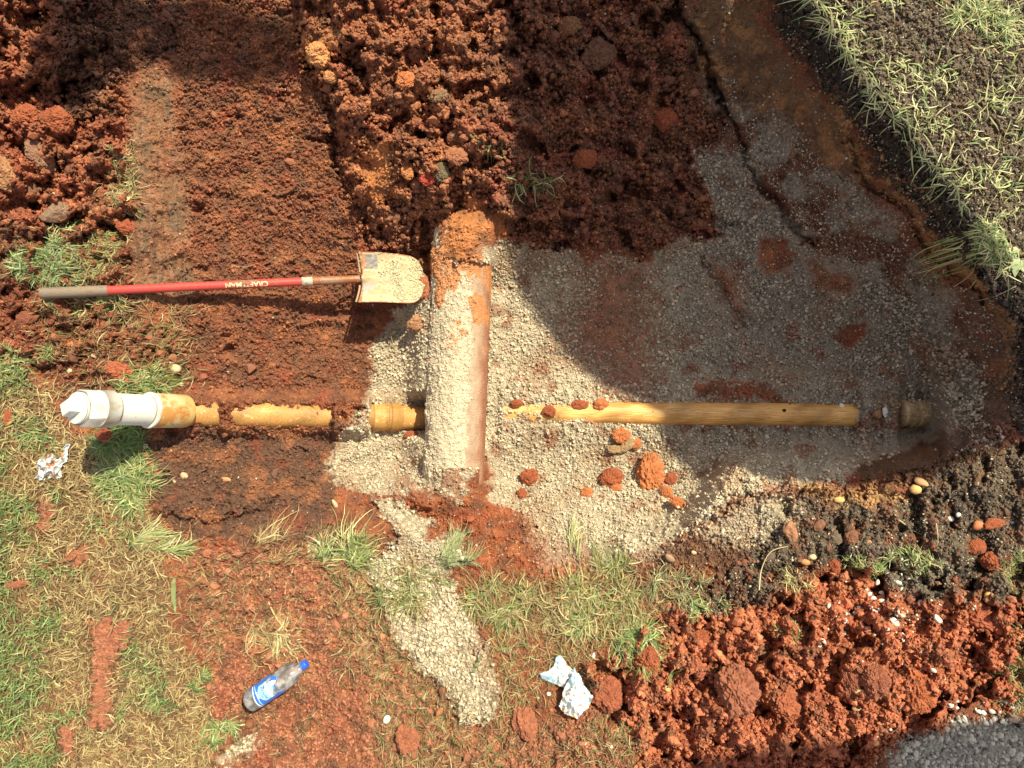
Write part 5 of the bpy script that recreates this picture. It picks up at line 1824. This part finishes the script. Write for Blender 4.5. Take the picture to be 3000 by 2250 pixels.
child(lathe('bottle_body', b0, b1, pr2, M_PLAS, 72, disp=crush, closed=(True, False)), bot)
child(lathe('cap', b0, b1, [(.246, .0158), (.247, .0166), (.2605, .0164), (.262, .0152), (.262, .004)], M_CAPB, 48, closed=(True, True), disp=lambda t, th: .0004 * math.sin(40 * th) if .2475 < t < .26 else 0), bot)
child(lathe('neck_ring', b0, b1, [(.2425, .0150), (.2428, .0180), (.2452, .0180), (.2455, .0150)], M_CAPB, 48, closed=(False, False)), bot)
db_, sb_, ub_ = frame_axis(b0, b1)
# sb_ points across; make it point to the lower right of the photograph
if sb_.x < 0:
    sb_ = -sb_


def onb(t, a, r=.0438):
    """a: angle from straight up towards the lower right"""
    rr = r + crush(t, 0) * 0
    return b0 + db_ * t + (sb_ * math.sin(a) + ub_ * math.cos(a)) * rr


def label_patch(name, t_lo, t_hi, a_lo, a_hi, mat, r, parent, nu=22, nv=28):
    """edges given as functions of the angle fraction 0..1"""
    def fn(a, b):
        f_ = (b + 1) / 2
        lo, hi = t_lo(f_), t_hi(f_)
        return onb(lo + (hi - lo) * a, a_lo + (a_hi - a_lo) * f_, r)
    up, fs = [], []
    for i_ in range(nu):
        for j_ in range(nv):
            up.append(fn(i_ / (nu - 1), j_ / (nv - 1) * 2 - 1))
    for i_ in range(nu - 1):
        for j_ in range(nv - 1):
            fs.append((i_ * nv + j_, (i_ + 1) * nv + j_, (i_ + 1) * nv + j_ + 1, i_ * nv + j_ + 1))
    o = mesh_np(name, np.array([v[:] for v in up]), np.array(fs), None, [mat], True)
    o.parent = parent
    o.matrix_parent_inverse = Matrix.Translation(-Vector(parent.location)) if parent.parent is None else Matrix()
    return o


def wave(f_):
    return .132 + .034 * math.exp(-((f_ - .28) / .13) ** 2) + .030 * math.exp(-((f_ - .95) / .20) ** 2) - .004 * math.sin(f_ * 9)


lab = label_patch('label', lambda f_: .046 + .004 * math.sin(f_ * 3), wave, -1.35, 1.25, M_BLUE, .0440, bot)
label_patch('light_panel', lambda f_: .070 + .012 * (abs(f_ - .5) * 2) ** 2, lambda f_: .122 + .016 * f_ * (1 - f_) * 4 - .016 * f_, -.85, .62, M_LBLUE, .04425, lab)
label_patch('wave_line', lambda f_: .060 + .004 * math.sin(f_ * 5), lambda f_: .063 + .004 * math.sin(f_ * 5), -1.2, 1.15, M_LBLUE, .04425, lab)
label_patch('wave_line', lambda f_: .050 + .003 * math.sin(f_ * 5 + 1), lambda f_: .0535 + .003 * math.sin(f_ * 5 + 1), -1.2, 1.15, M_WPR, .04425, lab)
label_patch('wave_line', lambda f_: wave(.25 + .75 * f_) - .006, lambda f_: wave(.25 + .75 * f_) - .0045, -.7, 1.15, M_LBLUE, .04425, lab)
# clear window in the loop of the wave is part of the print: a pale blue inset
label_patch('loop_inset', lambda f_: .126 + .006 * (2 * f_ - 1) ** 2, lambda f_: .150 - .014 * (2 * f_ - 1) ** 2, -.62, -.22, M_WPR, .04425, lab)


def bmap(tc0, r=.0446, a0=-.1):
    # letters run across the bottle, tops towards the cap
    def f(x_, y_):
        return onb(tc0 + y_, a0 + x_ / r, r)
    return f


text_mesh('HYDRATE', .0155, 'lettering', M_WPR, bmap(.108), lab, bold=.0003)
text_mesh('ALKALINE', .0115, 'lettering', M_NAVY, bmap(.090), lab, bold=.0002)
text_mesh('WATER', .0085, 'lettering', M_NAVY, bmap(.080), lab, bold=.0001)
text_mesh('pH 8.8+', .0085, 'lettering', M_WPR, bmap(.0665, a0=-.2), lab, bold=.0003)

# ------------------------------------------------------------------ crumpled wrappers
def paper_mat(name, base, blue, brown, thr=.55):
    m, nt, b = new_mat(name)
    L = nt.links
    tc = N(nt, 'ShaderNodeTexCoord')
    last = None

    def lay(scale, pos, colr, prev, det=5):
        nz = N(nt, 'ShaderNodeTexNoise')
        nz.inputs['Scale'].default_value = scale
        nz.inputs['Detail'].default_value = det
        L.new(tc.outputs['Object'], nz.inputs['Vector'])
        r = N(nt, 'ShaderNodeValToRGB')
        r.color_ramp.elements[0].position = pos
        r.color_ramp.elements[1].position = min(pos + .04, 1)
        L.new(nz.outputs[0], r.inputs[0])
        mx = N(nt, 'ShaderNodeMixRGB')
        L.new(r.outputs[0], mx.inputs[0])
        if prev is None:
            mx.inputs[1].default_value = (*base, 1)
        else:
            L.new(prev, mx.inputs[1])
        mx.inputs[2].default_value = (*colr, 1)
        return mx.outputs[0]
    last = lay(9, .50, blue, None, 1)
    last = lay(38, thr + .02, brown, last, 6)
    L.new(last, b.inputs["Base Color"])
    b.inputs['Roughness'].default_value = .55
    return m


def wrapper(name, outl, zc_, amp, mat, label, seed, ridge, dome=.02, step=1.35):
    xs = [p[0] for p in outl]
    ys = [p[1] for p in outl]
    gx, gy = np.meshgrid(np.arange(min(xs) - 2, max(xs) + 2, step, dtype=F), np.arange(min(ys) - 2, max(ys) + 2, step, dtype=F))
    dist = sdf(outl, gx + 1.2 * perlin(gx / 7, gy / 7, seed), gy + 1.2 * perlin(gx / 7, gy / 7, seed + 1), 30)
    # folds: creases running along given directions
    z_ = np.zeros_like(gx)
    for (ax, ay, fx, amp_, ph) in ridge:
        q = (gx * ax + gy * ay) / fx + ph + .5 * perlin(gx / 30, gy / 30, seed + 2)
        z_ += amp_ * (1 - 2 * np.abs(q - np.floor(q) - .5) * 2) * .5
    z_ += .35 * amp * (1 - 2 * np.abs(perlin(gx / 16, gy / 16, seed + 4))) + .14 * amp * (1 - 2 * np.abs(perlin(gx / 6, gy / 6, seed + 5)))
    z_ += dome * sstep(0, 24, dist)
    z_ = zc_ + z_
    sc_ = (CAMZ - z_) / K
    wx, wy = (gx - 1106) * sc_, -(gy - 829.5) * sc_
    gnd = look(h, wx, wy)
    z_ = np.maximum(z_, gnd + .004)
    keep = dist > 0
    ny_, nx_ = gx.shape
    id_ = np.arange(nx_ * ny_).reshape(ny_, nx_)
    q = np.stack([id_[:-1, :-1], id_[1:, :-1], id_[1:, 1:], id_[:-1, 1:]], -1)
    kq = keep[:-1, :-1] & keep[1:, :-1] & keep[1:, 1:] & keep[:-1, 1:]
    q = q[kq]
    used, inv = np.unique(q, return_inverse=True)
    v = np.stack([wx, wy, z_], -1).reshape(-1, 3)[used]
    f = inv.reshape(-1, 4)
    o = mesh_np(name, v, f, None, [mat], True)
    sm = o.modifiers.new('thickness', 'SOLIDIFY')
    sm.thickness = .0012
    return tag(o, label, 'wrapper')


M_W1 = paper_mat('wrapper_print_pale', (.74, .76, .76), (.42, .62, .74), (.50, .27, .12), .56)
M_W2 = paper_mat('wrapper_print_brown', (.60, .66, .70), (.36, .52, .62), (.33, .17, .10), .50)


def wz(px, py, a=.0):
    g_ = on_ground(px, py)
    return g_.z + a


# the bigger one is twisted in the middle: two lobes, built as one body of overlapping sheets
big = empty('crumpled_wrapper', on_ground(1215, 1485), 'larger crumpled pale blue wrapper twisted in the middle, lying on brown mud', 'wrapper')
up_l = [(1163, 1454), (1172, 1450), (1182, 1449), (1190, 1443), (1197, 1432), (1201, 1420), (1207, 1415), (1215, 1418), (1222, 1430), (1228, 1438), (1236, 1445), (1241, 1441), (1245, 1450), (1240, 1465), (1230, 1480), (1222, 1486), (1208, 1484), (1192, 1476), (1180, 1472), (1170, 1468)]
lo_l = [(1240, 1441), (1245, 1452), (1254, 1458), (1257, 1470), (1263, 1480), (1272, 1492), (1276, 1500), (1284, 1503), (1277, 1516), (1272, 1530), (1262, 1537), (1256, 1546), (1248, 1553), (1236, 1549), (1224, 1545), (1214, 1538), (1207, 1526), (1210, 1516), (1214, 1510), (1217, 1490), (1222, 1480), (1232, 1462)]
# proportion: photo outlines in zoomed crop were read at 3000 px, already scaled
o = wrapper('upper_lobe', up_l, wz(1200, 1455, .012), .020, M_W1, None, 101, [(.55, .83, 17, .012, .2), (.9, -.4, 31, .008, .1)], .018)
del_keys = [k for k in ('label', 'category') if k in o]
for k in del_keys:
    del o[k]
child(o, big)
o = wrapper('lower_lobe', lo_l, wz(1240, 1500, .016), .026, M_W1, None, 111, [(.95, .25, 13, .012, .0), (.6, -.8, 40, .010, .3)], .034)
for k in [k for k in ('label', 'category') if k in o]:
    del o[k]
child(o, big)

sm_out = [(77, 1005), (80, 996), (88, 988), (100, 980), (112, 979), (119, 984), (124, 993), (128, 988), (136, 972), (139, 962), (150, 958), (152, 961), (146, 973), (147, 984), (144, 997), (136, 1003), (134, 1012), (134, 1030), (122, 1035), (110, 1033), (98, 1036), (85, 1038), (75, 1034), (82, 1024), (82, 1015)]
o = wrapper('crumpled_wrapper', sm_out, wz(110, 1010, .012), .030, M_W2, 'smaller crumpled blue and brown wrapper lying on the lawn below the white cap', 121, [(.7, .7, 15, .014, .1), (.5, -.85, 22, .010, .4)], .022, 1.1)

# ------------------------------------------------------------------ added unseen sheets, shaped to throw the broad shadows
TE = math.tan(ELEV)


def shade_sheet(pts, ztop, label):  # added sun blocker, outline projected back from the wanted shadow edge
    """added sheet, out of view, that blocks the sun; pts = (x, y, z) where its shadow edge falls"""
    bm = bmesh.new()
    vs = []
    for (x_, y_, z_) in pts:
        k = (ztop - z_) / TE
        vs.append(Vector((x_ + AZ[0] * k, y_ + AZ[1] * k, ztop + .03 * math.sin(3 * x_ + 2 * y_))))
    top = [bm.verts.new(v + Vector((0, 0, .012))) for v in vs]
    bot_ = [bm.verts.new(v) for v in vs]
    bm.faces.new(top)
    bm.faces.new(bot_[::-1])
    n_ = len(vs)
    for k in range(n_):
        bm.faces.new((top[k], bot_[k], bot_[(k + 1) % n_], top[(k + 1) % n_]))
    bmesh.ops.recalc_face_normals(bm, faces=bm.faces)
    bmesh.ops.triangulate(bm, faces=bm.faces)
    me = bpy.data.meshes.new('sheet')
    bm.to_mesh(me)
    bm.free()
    me.materials.append(plain('grey_shade_sheet', (.30, .30, .29), .6))
    root_ = empty('added_shade_sheet', (vs[0].x, vs[0].y, 0), label, 'added_shade_sheet')
    o = bpy.data.objects.new('sheet', me)
    COL.objects.link(o)
    child(o, root_)
    return root_, vs


def px_pts(lst):
    return [tuple(P(*q)) for q in lst]


ptsB = [(-.10, 1.95), (-.085, 1.68), (.00, 1.30), (.085, 1.00), (.35, .66), (.65, .29), (.76, .235), (.88, .12), (1.00, -.09), (1.06, -.36), (1.3, -.405), (1.585, -.405), (1.85, -.30), (2.16, -.18), (2.6, -.1), (2.6, .10), (1.95, .20), (1.80, .42), (1.70, .65), (1.40, 1.0), (1.24, 1.2), (1.08, 1.45), (.9, 1.95)]
r1_, vB = shade_sheet([(a, b, -.05) for a, b in ptsB], 4.2, 'added grey sheet on poles, out of view, shaped to shade the trench')
ptsA = px_pts([(105, -90, .03), (240, -90, .03), (262, 0, .02), (285, 33, .0), (433, 37, -.06), (583, 55, -.08), (650, 60, -.08), (655, 175, -.12), (560, 195, -.12), (433, 199, -.06), (380, 190, -.03), (345, 150, -.02), (300, 150, .0),
               (277, 165, .01), (213, 207, .03), (167, 232, .04), (90, 225, .06), (60, 160, .06), (80, 80, .06)])
r2_, vA = shade_sheet(ptsA, 4.4, 'added narrow grey sheet, out of view, shaped to shade the upper left')
ptsC = px_pts([(1380, 1760, .08), (1490, 1652, .10), (1690, 1604, .10), (1860, 1588, .06), (1970, 1560, .03), (2212, 1548, .02), (2420, 1550, .0), (2420, 1800, .0)])
r3_, vC = shade_sheet(ptsC, 4.0, 'added grey sheet, out of view, shaped to shade the lower right corner')
for rt_, corner in ((r1_, [vB[0], vB[-1], vB[14], vB[15]]), (r2_, [vA[0], vA[1]]), (r3_, [vC[-1], vC[-2]])):  # uprights added only to carry the unseen sheets
    for c_ in corner:
        o = lathe('added_pole', Vector((c_.x, c_.y, 0)), Vector((c_.x, c_.y, c_.z + .02)) + Vector((.001, 0, 0)), [(0, .02), (c_.z, .02)], M_COLLAR, 12)
        child(o, rt_)
print('scene built', len(bpy.data.objects))
